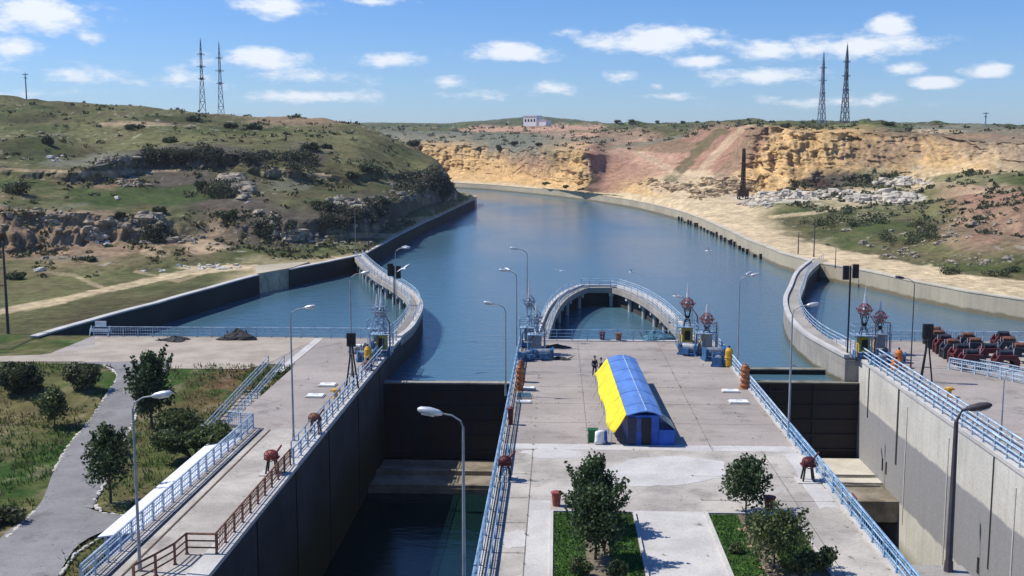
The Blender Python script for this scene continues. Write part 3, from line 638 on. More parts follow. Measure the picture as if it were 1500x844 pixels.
for x0, x1 in ((XI0-.05, XI0+.3), (XI1-.3, XI1+.05)):
    MB().box(x0, x1, 20, 112.25, -.157, .10).build('coping', C_white, isl)
MB().box(XI0+.3, XI1-.3, 111.6, 112.3, -.157, .10).build('coping', C_white, isl)
# pavements
def sheet(name, poly, z, m):
    b = MB(); b.quadv([(p[0], p[1], z) for p in poly]); return struct(b.build(name, m))
MBp = MB().box(XI0+.3, XI1-.3, 20, 111.6, -.157, .0); struct(MBp.build('pavement', C_quay))
sheet('pavement', [(XI0+.3,20),(XI1-.3,20),(XI1-.3,70.9),(XI0+.3,70.9)], .006, C_near)
sheet('pavement', [(XI0+.3,70.9),(XI1-.3,70.9),(XI1-.3,72.2),(XI0+.3,72.2)], .008, C_white)
sheet('pavement', [(4.4,20),(8.2,20),(8.2,58.6),(4.4,58.6)], .011, C_white)
sheet('pavement', [(-1.45,20),(-.25,20),(-.25,60.2),(-1.45,60.2)], .012, C_white)
for poly in ([(725,790),(760,776),(776,782),(776,800),(745,804),(722,798)], [(880,690),(930,672),(1000,668),(1060,676),(1060,700),(980,712),(900,712)],
             [(760,662),(800,658),(850,660),(850,672),(790,672)], [(1150,665),(1180,662),(1230,745),(1200,745)]):
    p = [g(x, y) for x, y in poly]; q = []
    for i in range(len(p)):
        a, b = p[i], p[(i+1) % len(p)]
        for k in range(6):
            f_ = k/6; q.append((a[0]*(1-f_)+b[0]*f_+random.uniform(-.12,.12), a[1]*(1-f_)+b[1]*f_+random.uniform(-.2,.2)))
    sheet('cement_patch', q, .016, C_white)
# joints in the paving
jm = mat('joint_tar', (.17,.155,.14), .9)
b = MB()
for y in (43,47.5,52,56.4,60.6,65.2): b.box(XI0+.5, -1.5, y, y+.05, .012, .018)
for x in (-1.5,): b.box(x-.02, x+.03, 30, 71, .013, .019)
b.box(-2.75, -2.72, 30, 71, .013, .019)
for y in (60.6,65.2): b.box(8.3, XI1-.4, y, y+.05, .012, .018)
b.box(13.6, 13.64, 30, 71, .013, .019)
for y in (78,84,90,96,102,107): b.box(XI0+.4, XI1-.4, y, y+.04, .002, .007)
for x in (2.2, 10.4): b.box(x, x+.04, 72.3, 111.5, .003, .008)
struct(b.build('paving_joints', jm))
# left quay
XQ = -21.85
b = MB().prism([(XQ,20),(XL0-.1,20),(XL0-.1,112.9),(-49.3,112.9),(-49.3,102.6),(-24.6,98.4),(-24.0,97),(-23.7,76.4),(XQ,76.0)], -2.4, 0)
tag(b.build('quay_block', C_quay, fix=True), 'wide concrete quay beside the left lock wall, narrowing towards the long white roof', 'quay')
sheet('pavement', [(XQ+.35,20),(XL0-.15,20),(XL0-.15,75.4),(XQ+.35,75.4)], .006, C_near)
C_apron = concrete('sandy_apron_concrete', (.46,.40,.32), (.34,.29,.23), .3, crack=.3)
p = [(-49,112.5)]+[g(x, y)[:2] for x, y in ((140,508),(60,520),(0,522),(-150,524))]+[g(x, y)[:2] for x, y in ((-150,540),(0,530),(120,530),(175,537),(240,540),(360,541),(395,532),(440,508),(470,496))]+[(-22.9,112.4)]
sheet('apron', [q for q in p], .02, C_apron)
sheet('pavement', [g(x, y)[:2] for x, y in ((402,545),(413,546),(474,496),(463,495))], .026, C_white)
b = MB()
b.box(XQ+.9, XQ+.99, 20, 75, .008, .05).box(XQ+1.5, XQ+1.59, 20, 75, .008, .05)
tag(b.build('rail_track', M_wood), 'pair of dark crane rails let into the left quay beside the long white roof', 'rail track')
# right quay
b = MB().box(XR0+1.0, 120, 20, 113.6, -3.5, 0)
tag(b.build('quay_block', C_quay, fix=True), 'broad pinkish concrete quay right of the right lock wall, carrying the row of red machines', 'quay')
sheet('pavement', [(40.5,90.5),(60,90.5),(60,95),(39.2,95)], .008, C_apron)
b = MB().box(43.2, 60, 86.0, 90.2, .01, .16); tag(b.build('planter', mat('planter_grass', (.07,.1,.03), .95, 0, .4, 2)), 'low strip of dark green grass behind the blue stair rails at the right edge', 'planter')

C_beam = concrete('dry_sill_concrete', (.60,.56,.47), (.48,.44,.37), .4)
# sills at the foot of the gates
t = rootmesh('lock_sill', MB().box(XL1+.01, XI0-.01, 91.6, 100.4, -14, -9.5), C_sill, 'concrete sill below the left lock gate, half lit by the sun', 'lock sill')
MB().box(XL1+.05, XI0-.02, 95.6, 96.2, -9.497, -9.1).build('beam', C_sill, t)
MB().box(XL1+.05, XI0-.02, 91.7, 92.3, -9.497, -9.2).build('beam', C_sill, t)
t = rootmesh('lock_sill', MB().box(XI1+.01, XR0-.01, 90, 102.4, -11.4, -9.6), C_sill, 'stepped concrete sill with two dark slots below the right lock gate', 'lock sill')
for y in (96.6, 94.3): MB().box(XI1+.4, XR0-.4, y-.35, y, -9.597, -9.57).build('slot', M_slot, t)
MB().box(XI1+.02, XR0-.02, 94.7, 96.1, -9.597, -9.45).build('beam', C_beam, t)
MB().box(XI1+.02, XR0-.02, 97.0, 102.2, -9.597, -9.42).build('beam', C_beam, t)

def lock_gate(x0, x1, y, ztop, zbot, label, group):
    t = empty('lock_gate', ((x0+x1)/2, y, zbot), 0, label, 'lock gate', group); w_ = (x1-x0)/2; h = ztop-zbot
    MB().box(-w_, w_, 0, .35, 0, h).build('gate_panel', M_gate, t)
    for k in range(5):
        z = h*(k+.5)/5; MB().box(-w_+.05, w_-.05, -.18, -.003, z-.09, z+.09).build('girder', M_gate, t)
    for k in range(2):
        x = -w_+2*w_*(k+1)/3; MB().box(x-.1, x+.1, -.16, -.004, .05, h-.05).build('stiffener', M_gate, t)
    b = MB().box(-w_, w_, -.2, .75, h+.003, h+.14)
    b.build('gate_walkway', C_pier, t)
    return t
lock_gate(XL1+.02, XI0-.02, 101.0, -2.25, -9.5, 'tall black steel gate closing the upper end of the left lock', 'upper lock gates')
lock_gate(XI1+.02, XR0-.02, 103.4, -2.45, -9.6, 'nearer and lower-standing black steel gate of the right lock', 'upper lock gates')
lock_gate(XI1+.02, XR0-.4, 109.4, -2.4, -9.6, 'farther black steel gate of the right lock, just behind the near one', 'upper lock gates')
# ---------------------------------------------------------------- bank walls and piers
def offset(path, d):
    out = []
    for i, p in enumerate(path):
        a = path[max(0, i-1)]; b = path[min(len(path)-1, i+1)]; dx, dy = b[0]-a[0], b[1]-a[1]; L = math.hypot(dx, dy) or 1
        out.append((p[0]+dy/L*d, p[1]-dx/L*d))                 # d>0: to the right of the direction of travel
    return out
def smooth(path, n=6):
    out = []
    P = [path[0]]+list(path)+[path[-1]]
    for i in range(1, len(P)-2):
        for k in range(n):
            t = k/n; r = []
            for c in (0, 1):
                p0, p1, p2, p3 = P[i-1][c], P[i][c], P[i+1][c], P[i+2][c]
                r.append(.5*(2*p1+(p2-p0)*t+(2*p0-5*p1+4*p2-p3)*t*t+(3*p1-p0-3*p2+p3)*t**3))
            out.append(tuple(r))
    out.append(tuple(path[-1])); return out
def plen(path): return sum(math.dist(path[i], path[i+1]) for i in range(len(path)-1))
def along(path, step, start=0.0, end=None):
    "points with headings every step metres"
    out = []; tot = plen(path); n = max(1, round((tot-start)/step)); step = (tot-start)/n; s = start; acc = 0; i = 0
    for k in range(n+1):
        s = start+k*step
        while i < len(path)-2 and acc+math.dist(path[i], path[i+1]) < s-1e-6: acc += math.dist(path[i], path[i+1]); i += 1
        a, b = path[i], path[i+1]; L = math.dist(a, b) or 1; f_ = min(1, (s-acc)/L)
        out.append((a[0]+(b[0]-a[0])*f_, a[1]+(b[1]-a[1])*f_, math.atan2(b[1]-a[1], b[0]-a[0])))
    return out

def bank_wall(path, side, m, label, zt=0.12, capm=None, thick=.55):
    path2 = offset(path, side*thick)
    o = MB().ribbon(path, path2, -7, zt).build('bank_wall', m, fix=True); tag(o, label, 'bank wall')
    MB().ribbon(offset(path, -side*.08), offset(path, side*(thick+.35)), zt+.003, zt+.18).build('coping', capm or C_white, o, fix=True)
    return o
pix = lambda L_: [g(x, y)[:2] for x, y in L_]
C_capy = concrete('sandy_coping_concrete', (.60,.54,.42), (.46,.41,.31), .3)
def foot(terr, p0, p1, step=4):
    P, X, Y, Z = HEIGHTS[terr]; out = []
    for i in range(0, len(P), step):
        if p0 <= P[i] <= p1: out.append((float(X[i, 1]), float(Y[i, 1])))
    return out
lf = foot('hillside', 36, 372)
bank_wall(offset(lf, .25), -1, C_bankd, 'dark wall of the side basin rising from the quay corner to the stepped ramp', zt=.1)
q0 = lf[-1]; q1 = foot('hillside', 417, 424)[0]
tag(MB().prism([(q0[0]-.2,q0[1]+.3),(q1[0]+.1,q1[1]+.2),(q1[0]+1,q1[1]+10),(q0[0]-4,q0[1]+12)], -6, .35).build('ramp', C_bank, fix=True), 'pale concrete slipway block between the two dark walls of the side basin', 'ramp')
lf2 = foot('hillside', 417, 700, 3)
ci = min(range(len(lf2)), key=lambda i: abs(lf2[i][1]-199))
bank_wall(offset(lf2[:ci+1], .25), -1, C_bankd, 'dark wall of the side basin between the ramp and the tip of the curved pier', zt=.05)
lw = lf2[ci:]+[(lf2[-1][0]-.6, lf2[-1][1]+6), (lf2[-1][0]-4, lf2[-1][1]+14), (lf2[-1][0]-9, lf2[-1][1]+18)]
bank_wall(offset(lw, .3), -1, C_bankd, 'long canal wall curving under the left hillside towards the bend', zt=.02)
rbp = foot('right_bank', 470, 1800)[::-1]
bank_wall(offset(rbp, -.3), 1, C_bank, 'long sandy coloured canal wall along the right bank, curving out of sight', zt=.0, capm=C_capy, thick=.9)
# fender piles
pp = [p for p in along(offset(rbp, -.3), 5.5)]
k = 0
fp = MB().box(-.26, .26, -.26, .2, -4.0, -1.95).box(-.32, .32, -.32, .26, -1.947, -1.8)
proto = None
for (x, y, a) in pp:
    if not (222 < y < 345): continue
    x += math.sin(a)*-.35; y += -math.cos(a)*-.35
    if proto is None:
        proto = fp.build('fender_pile', M_black); tag(proto, 'stubby dark timber fender pile in the row along the right canal wall', 'fender pile', 'dark fender piles along the right canal wall'); o = proto
    else: o = proto.copy(); COL.objects.link(o)
    o.location = (x, y+random.uniform(-1.6,1.6), random.uniform(-.7,.35)); o.rotation_euler = (random.uniform(-.06,.06), random.uniform(-.06,.06), a)

C_curt = concrete('shaded_curtain_concrete', (.075,.072,.068), (.045,.044,.042), .2, streak=.5)  # dark base puts the shade of the pier walls into the colour, plus streaks
def pier(path, side, label, width=2.2, colstep=7.0, curtain=2.2, solid=False, zt=0.0, wall=-1.6, colm=None, cm=None, curt=None):
    """path: channel-side edge; side: +1 when the walkway lies to the right of the path"""
    cm = cm or C_pier
    L2 = offset(path, side*width); t = empty('guide_pier', (path[0][0], path[0][1], 0), 0, label, 'pier')
    def loc(P): return [(x-path[0][0], y-path[0][1]) for x, y in P]
    MB().ribbon(loc(path), loc(L2), zt-.75, zt).build('walkway', cm, t, fix=True)
    MB().ribbon(loc(offset(path, side*.02)), loc(offset(path, side*.42)), wall, zt-.753).build('curtain_wall', curt or cm, t, fix=True)
    MB().ribbon(loc(offset(path, -side*.1)), loc(offset(path, side*.45)), zt+.003, zt+.3).build('parapet', C_white, t, fix=True)
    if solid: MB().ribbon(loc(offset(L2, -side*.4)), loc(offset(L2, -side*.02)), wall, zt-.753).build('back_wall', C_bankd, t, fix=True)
    mid = offset(path, side*(width-.75))
    if not solid:
        cb = MB().tube([(0,0,-8),(0,0,zt-1.25)], .27, 12)
        hb = MB().prism([(-.6,-.32),(.6,-.32),(.6,.32),(-.6,.32)], zt-1.25, zt-.753)
        for i, (x, y, a) in enumerate(along(mid, colstep, colstep*.5)):
            o = cb.build('column', colm or C_white, t, (x-path[0][0], y-path[0][1], 0)) if i == 0 else col0.copy()
            if i == 0:
                col0 = o; hd = hb.build('column_head', colm or C_white, o)
            else:
                COL.objects.link(o); h2 = hd.copy(); COL.objects.link(h2); h2.parent = o
            o.location = (x-path[0][0], y-path[0][1], 0); o.rotation_euler = (0, 0, a+math.pi/2)
    return t, L2

# left guide pier
LPth = smooth([(-16.3,112.7),(-15.9,120),(-16.6,134),(-18.6,145),(-22.1,156),(-26.5,168),(-30.5,181),(-35.4,198.5)], 5)
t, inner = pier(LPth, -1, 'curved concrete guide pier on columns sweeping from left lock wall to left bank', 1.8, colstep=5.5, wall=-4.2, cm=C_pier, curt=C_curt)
# centre horseshoe pier
HP = smooth([(-2.3,112.3),(-2.0,120),(-1.2,134),(.2,145),(2.0,152.5),(3.6,156.6)], 5)
HPr = [(12.5-x, y) for x, y in HP][::-1]
HPath = HP+[(6.2,156.7)]+HPr
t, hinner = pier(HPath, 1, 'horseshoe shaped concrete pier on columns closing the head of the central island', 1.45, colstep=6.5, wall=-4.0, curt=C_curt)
# right guide pier
RPth = smooth([(27.6,103.9),(27.2,108),(26.6,116),(26.9,124),(27.8,132),(30.0,144),(33.4,157),(38.5,176),(45.6,196.2)], 5)
t, rinner = pier(RPth, 1, 'curved solid concrete guide pier linking the right lock wall with the right bank', 2.1, solid=True, wall=-5)
tag(MB().box(27.6, 31.2, 103.8, 113.3, -12, -.24).build('pier_head', C_pier), 'blocky concrete pier head between the gates and the right guide pier', 'pier head')

# ---------------------------------------------------------------- railings
def railing(path, label, m=None, step=2.0, h=1.05, z=0.0, rails=(1.0, .66, .33), r=.035, group=None, curb=False, panels=False, zf=None, rr=.03, cat='railing'):
    m = m or M_blue; x0, y0 = path[0][0], path[0][1]
    zf = zf or (lambda x, y: z)
    z0 = zf(x0, y0)
    t = empty('railing', (x0, y0, z0), 0, label, cat, group)
    pts = along(path, step)
    post = MB().box(-r, r, -r, r, 0, h).box(-r*1.6, r*1.6, -r*1.6, r*1.6, 0, .05)
    o0 = None
    for (x, y, a) in pts:
        if o0 is None: o0 = post.build('post', m, t); o = o0
        else: o = o0.copy(); COL.objects.link(o)
        o.location = (x-x0, y-y0, zf(x, y)-z0); o.rotation_euler = (0, 0, a)
    dense = along(path, max(step, 1.5))
    for k, q in enumerate(rails):
        MB().tube([(x-x0, y-y0, zf(x, y)-z0+h*q) for x, y, a in dense], rr*(1.35 if k == 0 else 1), 5).build('handrail' if k == 0 else 'rail', m, t)
    if panels:
        Lb = math.dist(pts[0][:2], pts[1][:2]); b = MB()
        for f_ in (1/6, 2/6, 3/6, 4/6, 5/6): b.box(Lb*f_-.012, Lb*f_+.012, -.012, .012, .1, h)
        b.box(.04, Lb-.04, -.015, .015, .09, .12).box(.04, Lb-.04, -.015, .015, h*.8, h*.83)
        p0_ = None
        for i in range(len(pts)-1):
            if p0_ is None: p0_ = b.build('infill_panel', m, t); o = p0_
            else: o = p0_.copy(); COL.objects.link(o)
            o.location = (pts[i][0]-x0, pts[i][1]-y0, zf(*pts[i][:2])-z0); o.rotation_euler = (0, 0, math.atan2(pts[i+1][1]-pts[i][1], pts[i+1][0]-pts[i][0])); d_ = math.dist(pts[i][:2], pts[i+1][:2]); o.scale = (d_/Lb, 1, 1)
    if curb:
        L_ = [(x-x0, y-y0) for x, y in path]
        MB().ribbon(offset(L_, -.12), offset(L_, .12), .0, .14).build('kerb', C_white, t, fix=True)
    return t
M_railw = mat('pale_blue_white_paint', (.47,.57,.66), .45, 0, .3, 1.5, col2=(.25,.35,.44))
M_blu_r = mat('bright_blue_rail_paint', (.28,.42,.56), .45, 0, .4, 1.2, col2=(.12,.23,.36))
railing([(-16.55,66.5),(-16.55,111)], 'pale blue steel railing along the far half of the left lock wall', M_railw, z=.063, panels=False, r=.05, rr=.045)
railing([(-17.05,68),(-17.05,104)], 'second pale blue pipe rail just behind the left lock wall railing', M_blu_r, z=.063, rails=(1.0,.5))
railing([(-16.7,51.2),(-16.7,66.3)], 'rusty brown railing along the near half of the left lock wall', M_rust, z=.063, step=1.55, panels=True, r=.04, rr=.04)
railing([(-16.7,51.2),(-18.3,51.2),(-18.3,49.6),(-19.2,47)], 'rusty brown corner railing round the stairwell head at the near end of the left wall', M_rust, z=.02, step=1.6, r=.05, rr=.045)
railing([(-3.62,40),(-3.62,110.8)], 'pale blue railing along the left edge of the central island', M_blu_r, z=.105, r=.05, rr=.045, panels=True)
railing([(-3.1,40),(-3.1,70)], 'low second blue pipe rail on the near left side of the island', M_blu_r, z=.01, rails=(1.0,), h=.55, r=.04)
railing([(16.1,74.5),(16.1,109)], 'pale blue railing along the far right edge of the central island', M_railw, z=.105, r=.05, rr=.045, panels=True)
railing([(16.1,40),(16.1,74)], 'pale blue railing along the near right edge of the central island', M_blu_r, z=.105, r=.05, rr=.05, panels=True)
railing([(29.05,40),(29.05,103.2)], 'outer pale blue railing on top of the right lock wall', M_railw, z=.085, r=.05, rr=.055)
railing([(30.4,40),(30.4,102.5)], 'inner pale blue railing set back from the edge of the right lock wall', M_railw, z=.005, r=.05, rr=.055)
t = tag(MB().box(29.9,30.0,40,102,.085,.2).build('pipe_duct', M_blu_r), 'long blue cable duct lying between the two railings of the right wall', 'pipe')
railing([(-49,112.4),(-24,112.6),(-17.4,112.6)], 'pale blue railing across the far edge of the left quay', M_railw, step=1.6, z=.02, panels=True)
railing([(-1.5,111.9),(14.3,111.9)], 'blue railing across the far tip of the central island, in front of the horseshoe pier', M_blu_r, z=.105, step=1.6)
railing([(31.5,113.2),(75,113.2)], 'pale blue railing across the far edge of the right quay behind the red machines', M_railw, z=.005, step=1.4, panels=True)
railing([(XQ+.2,47),(XQ+.2,75.5)], 'light blue railing between the left quay and the long white roof', M_railw, z=.0, step=1.5, r=.045, rr=.045, panels=True)
railing([(XQ+.2,75.6),(-23.6,76.1)], 'short blue railing at the far end of the long white roof', M_railw, step=1.2, panels=True)
railing(offset(inner, .2), 'white railing along the inner edge of the left curved pier', M_railw, step=3.0, z=.0)
railing(offset(LPth, -.3)[6:], 'pale railing above the channel side of the left curved pier', M_railw, step=3.0, z=.3, h=.8)
railing(offset(HPath, .22), 'thin pale railing round the top of the horseshoe pier', M_railw, step=3.0, z=.3, h=.85)
railing(offset(hinner, -.1), 'thin pale railing on the inner rim of the horseshoe pier', M_railw, step=3.0, z=0, h=1.0)
railing(offset(rinner, -.15), 'thin blue railing along the basin side of the right curved pier', M_railw, step=2.6, z=0)
railing([(35.6,98.8),(38.2,95.4),(44,84.5),(46,80)], 'pale blue double railing slanting across the right quay', M_railw, step=1.3, panels=True, r=.05, rr=.05)
railing([(36.9,99.6),(39.6,96),(45.3,85.2)], 'second slanting pale blue railing beside the dark green planter', M_railw, step=1.3, panels=True)
t = tag(MB().box(16.31, 19.6, 45.5, 51.35, -.5, -.02).build('balcony', C_pier), 'small concrete balcony jutting over the right lock under the dark lamp post', 'balcony')
# outdoor stair falling from the left quay to the lawn
def stair(x0, x1, ya, yb, label):
    t = empty('outdoor_stair', (x0, ya, 0), 0, label, 'stairs'); n = 22; dz = 1.75/n; dy = (yb-ya)/n
    b = MB()
    for k in range(n): b.box(0, x1-x0, *sorted((k*dy, (k+1)*dy)), -2.2, -.02-k*dz)
    b.build('steps', C_pier, t)
    zf = lambda y: -1.75*(y)/(yb-ya)
    for x in (0.05, x1-x0-.05):
        b = MB()
        for k in range(0, n+1, 2): b.box(x-.03, x+.03, k*dy-.03, k*dy+.03, zf(k*dy)-.05, zf(k*dy)+1.05)
        for q in (1.03, .7, .37): b.tube([(x, 0, q), (x, yb-ya, q-1.75)], .04, 5)
        for k in range(0, n, 2): b.tube([(x, k*dy, zf(k*dy)+.1), (x, (k+2)*dy, zf((k+2)*dy)+1.0)], .025, 4)
        b.build('railing', M_railw, t)
    return t
stair(-26.3, -24.75, 97.2, 77.0, 'long outdoor stair with pale blue lattice rails falling from the left quay to the lawn')
tag(MB().box(-24.6,-22.2,75.2,76.3,-2,-.25).build('platform', C_white), 'small pale landing block at the far end of the white roof', 'landing')

# long white roofed shed beside the quay
t = empty('shed', (-22.95, 64, -1.85), 0, 'long low shed with a white sheet roof against the left quay wall', 'shed')
MB().box(-.95, .95, -8.8, 9.2, 0, 1.25).build('wall', M_wallblue, t)
b = MB(); b.v = [(-1.25,-9.3,1.30),(1.05,-9.3,1.62),(1.05,9.6,1.62),(-1.25,9.6,1.30),(-1.25,-9.3,1.37),(1.05,-9.3,1.70),(1.05,9.6,1.70),(-1.25,9.6,1.37)]
b.f = [(0,3,2,1),(4,5,6,7),(0,1,5,4),(1,2,6,5),(2,3,7,6),(3,0,4,7)]
rf = b.build('roof', mat('white_roof_sheet', (.80,.81,.83), .5, 0, .08, .6), t)
b = MB()
for k in range(10): y = -8.5+k*1.9; b.box(-1.24, -1.16, y, y+.04, .1, 1.3)
b.build('post', M_railw, t)

# ---------------------------------------------------------------- hut with blue roof and yellow canopy
hut = empty('hut', (5.98, 72.1, .012), R(1.2), 'long hut with blue sheet roof and bright yellow canvas down its left side', 'hut')
LH_ = 19.6
MB().box(-1.1, 1.0, .12, LH_, 0, 2.02).build('wall', M_wallblue, hut)
b = MB(); n = 6
for (y0, y1) in ((-.25, 4.2), (4.22, 10.5), (10.52, LH_+.2)):
    Lp = [(-1.25, 2.12), (-.4, 2.36), (.1, 2.42), (.6, 2.34), (1.2, 2.08)]
    i = len(b.v)
    for y in (y0, y1):
        for (x, z) in Lp: b.v.append((x, y, z))
        for (x, z) in Lp[::-1]: b.v.append((x, y, z-.07))
    m_ = len(Lp)*2
    for k in range(m_): b.f.append((i+k, i+(k+1) % m_, i+m_+(k+1) % m_, i+m_+k))
    b.f.append(tuple(i+k for k in range(m_))[::-1]); b.f.append(tuple(i+m_+k for k in range(m_)))
rf = b.build('roof', M_roofblue, hut, fix=True)
MB().box(.08,.13,-.2,LH_,2.425,2.455).build('ridge_seam', M_railw, rf)
b = MB(); Lp = [(-1.27, 2.13), (-.4, 2.37), (.1, 2.43), (.6, 2.35), (1.22, 2.09)]
for k in range(5):
    b.v = []; b.f = []; y = 2.1+k*3.9; b.tube([(x, y, z+.005) for x, z in Lp], .014, 4); b.build('sheet_seam', M_roofblue, rf)
for k in range(5):
    b = MB(); y = 1.2+k*4.1; b.tube([(-1.2, y, 2.2), (-1.75, y+.03, 1.68), (-2.3, y+.1, .9), (-2.75, y+.15, .02)], .010, 4); b.build('guy_rope', M_wood, hut)
# canvas with folds
b = MB(); ny_ = 60; nx_ = 7
for j in range(ny_+1):
    y = -.15+(LH_-.1)*j/ny_
    for i in range(nx_+1):
        u = i/nx_; drop = .55+.25*math.sin(j*.37)*.3+.12*math.sin(j*1.1)
        sway = .06*math.sin(j*.9+u*2)+.05*math.sin(j*2.3)
        x = -1.22-u*(1.05+.1*math.sin(j*.21)) ; z = 2.16-(u**1.15)*1.35+.05*math.sin(j*.55)*u-.12*math.sin(math.pi*u)+sway*u
        if j < 5: x += .25*u*(1-j/5)
        b.v.append((x, y, z))
for j in range(ny_):
    for i in range(nx_): a = j*(nx_+1)+i; b.f.append((a, a+1, a+nx_+2, a+nx_+1))
cv = b.build('awning', M_canvas, hut, smooth=True); so_ = cv.modifiers.new('thick', 'SOLIDIFY'); so_.thickness = .03
for k in range(8): y = .2+k*2.7; MB().tube([(-2.2, y, 0), (-2.2, y, .82)], .035, 6).build('awning_post', M_railw, hut)
MB().box(-.16, .46, .02, .115, 0, 1.85).build('door', M_black, hut)
MB().box(-1.12, -.58, .03, .116, .02, 1.9).build('side_panel', mat('dark_glazed_panel', (.02,.03,.07), .3), hut)
MB().box(-.55, -.2, .04, .117, .9, 1.8).build('window', mat('blue_window', (.03,.07,.22), .2), hut)
MB().box(1.003, 2.05, .0, 2.2, 0, 1.05).build('annex', M_wallblue, hut)
b = MB(); b.v = [(1.003,-.05,1.95),(2.1,-.05,1.07),(2.1,2.4,1.07),(1.003,2.4,1.95),(1.003,-.05,1.99),(2.1,-.05,1.11),(2.1,2.4,1.11),(1.003,2.4,1.99)]
b.f = [(0,3,2,1),(4,5,6,7),(0,1,5,4),(1,2,6,5),(2,3,7,6),(3,0,4,7)]
b.build('lean_to_roof', mat('dusty_plastic_sheet', (.20,.24,.24), .4, 0, .3, 3), hut)
MB().box(1.003, 1.05, 3, LH_, 1.3, 1.98).build('side_window_strip', mat('cream_board', (.55,.52,.42), .8), hut)
b = MB(); b.v = [(1.22,4.3,2.04),(1.68,4.3,1.25),(1.62,LH_,1.25),(1.22,LH_,2.04)]; b.f = [(0,1,2,3)]
fl = b.build('side_flap', mat('cream_canvas', (.62,.58,.36), .85, 0, .25, 1.5, bump=.4), hut); fl.modifiers.new('thick', 'SOLIDIFY').thickness = .03
MB().box(1.003, 1.06, 6, LH_-1, .3, 1.2).build('side_shadow_strip', M_black, hut)  # flat black strip standing in for the shadow gap on this side
b = MB()
for k in range(5): b.tube([(1.6, 3+k*3.4, 0), (1.1, 3+k*3.4, 2.1)], .04, 5)
b.build('brace', M_wood, hut)
# things by the hut
t = empty('barrel', (3.25, 72.6, .012), 0, 'blue barrel half under a white sheet at the left front corner of the hut', 'barrel')
MB().lathe(0, 0, [(.26,0),(.28,.3),(.26,.6),(.28,.7),(.25,.85)]).build('drum', M_wallblue, t)
b = MB(); b.lathe(0, 0, [(.40,.05),(.34,.3),(.33,.6),(.32,.86),(.05,.92)], 9); b.v = [(x+.1*math.sin(5*y), y-.14+.05*math.sin(7*x), z) for x, y, z in b.v]
o = b.build('white_sheet', M_white, t, smooth=True); o.location = (-.22, -.08, 0)
t = empty('bin', (2.55, 72.9, .012), 0, 'dark green square bin left of the hut front', 'bin')
MB().prism([(-.32,-.3),(.32,-.3),(.32,.3),(-.32,.3)], 0, .8).build('body', M_green, t)
MB().box(-.36,.36,-.34,.34,.803,.88).build('rim', M_green, t)

# ---------------------------------------------------------------- planted beds
def bed(x0, x1, y0, y1, label, soil):
    t = empty('planter_bed', ((x0+x1)/2, (y0+y1)/2, .012), 0, label, 'flower bed'); cx, cy = (x0+x1)/2, (y0+y1)/2
    a, b_, c, d = x0-cx, x1-cx, y0-cy, y1-cy
    MB().box(a, b_, c, d, .0, .07).build('soil', mat('bed_soil', (.20,.16,.11), .95, 0, .4, 2, bump=.5), t)
    k = MB().box(a-.14, a, c-.14, d+.14, 0, .16).box(b_, b_+.14, c-.14, d+.14, 0, .16).box(a, b_, d, d+.14, 0, .16).box(a, b_, c-.14, c, 0, .16)
    k.build('kerb', C_white, t)
    # mown grass strips
    gm = mat('bed_grass', (.055,.125,.02), .9, 0, .45, 2.5)
    b2 = MB(); rnd = random.Random(int(x0*10))
    for (ga, gb, gc, gd) in soil:
        b2.box(ga-cx, gb-cx, gc-cy, gd-cy, .072, .09)
        for _ in range(int((gb-ga)*(gd-gc)*260)):
            x = rnd.uniform(ga, gb)-cx; y = rnd.uniform(gc, gd)-cy; h = rnd.uniform(.04, .12); aa = rnd.uniform(0, 3.14); ww = .03
            dx, dy = math.cos(aa)*ww, math.sin(aa)*ww
            b2.quadv([(x-dx, y-dy, .085), (x+dx, y+dy, .085), (x+rnd.uniform(-.05,.05), y+rnd.uniform(-.05,.05), .09+h)])
    b2.build('turf', gm, t)
    return t
bed(-.1, 4.25, 40, 58.0, 'planted bed on the left half of the island holding two tall dark trees', [(-.08, 1.5, 40, 57.9), (2.7, 4.2, 48, 57.9)])
bed(8.35, 12.9, 40, 58.0, 'planted bed on the right half of the island with stones and shrubs', [(8.4, 9.9, 40, 57.9), (10.9,12.8,50,57.9)])

# ---------------------------------------------------------------- roads left of the quay
def draped(name, polyL, polyR, m, off=.04, nseg=10):
    L_ = along(polyL, plen(polyL)/60.0); Rr = along(polyR, plen(polyR)/60.0); n = min(len(L_), len(Rr)); b = MB()
    for i in range(n):
        for k in range(nseg+1):
            f_ = k/nseg; x = L_[i][0]*(1-f_)+Rr[i][0]*f_; y = L_[i][1]*(1-f_)+Rr[i][1]*f_; b.v.append((x, y, hl(x, y)+off+.09))
    for i in range(n-1):
        for k in range(nseg): a = i*(nseg+1)+k; b.f.append((a, a+1, a+nseg+2, a+nseg+1))
    return struct(b.build(name, m, smooth=True))
E1 = [gl_(x, y)[:2] for x, y in ((-60,880),(0,792),(58,742),(80,690),(108,645),(150,590),(172,552),(150,536),(60,534))]
E2 = [gl_(x, y)[:2] for x, y in ((60,900),(110,806),(165,775),(180,757),(145,752),(140,735),(185,640),(205,590),(245,545),(250,530))]
draped('road', smooth(E1, 5), smooth(E2, 5), C_asph)
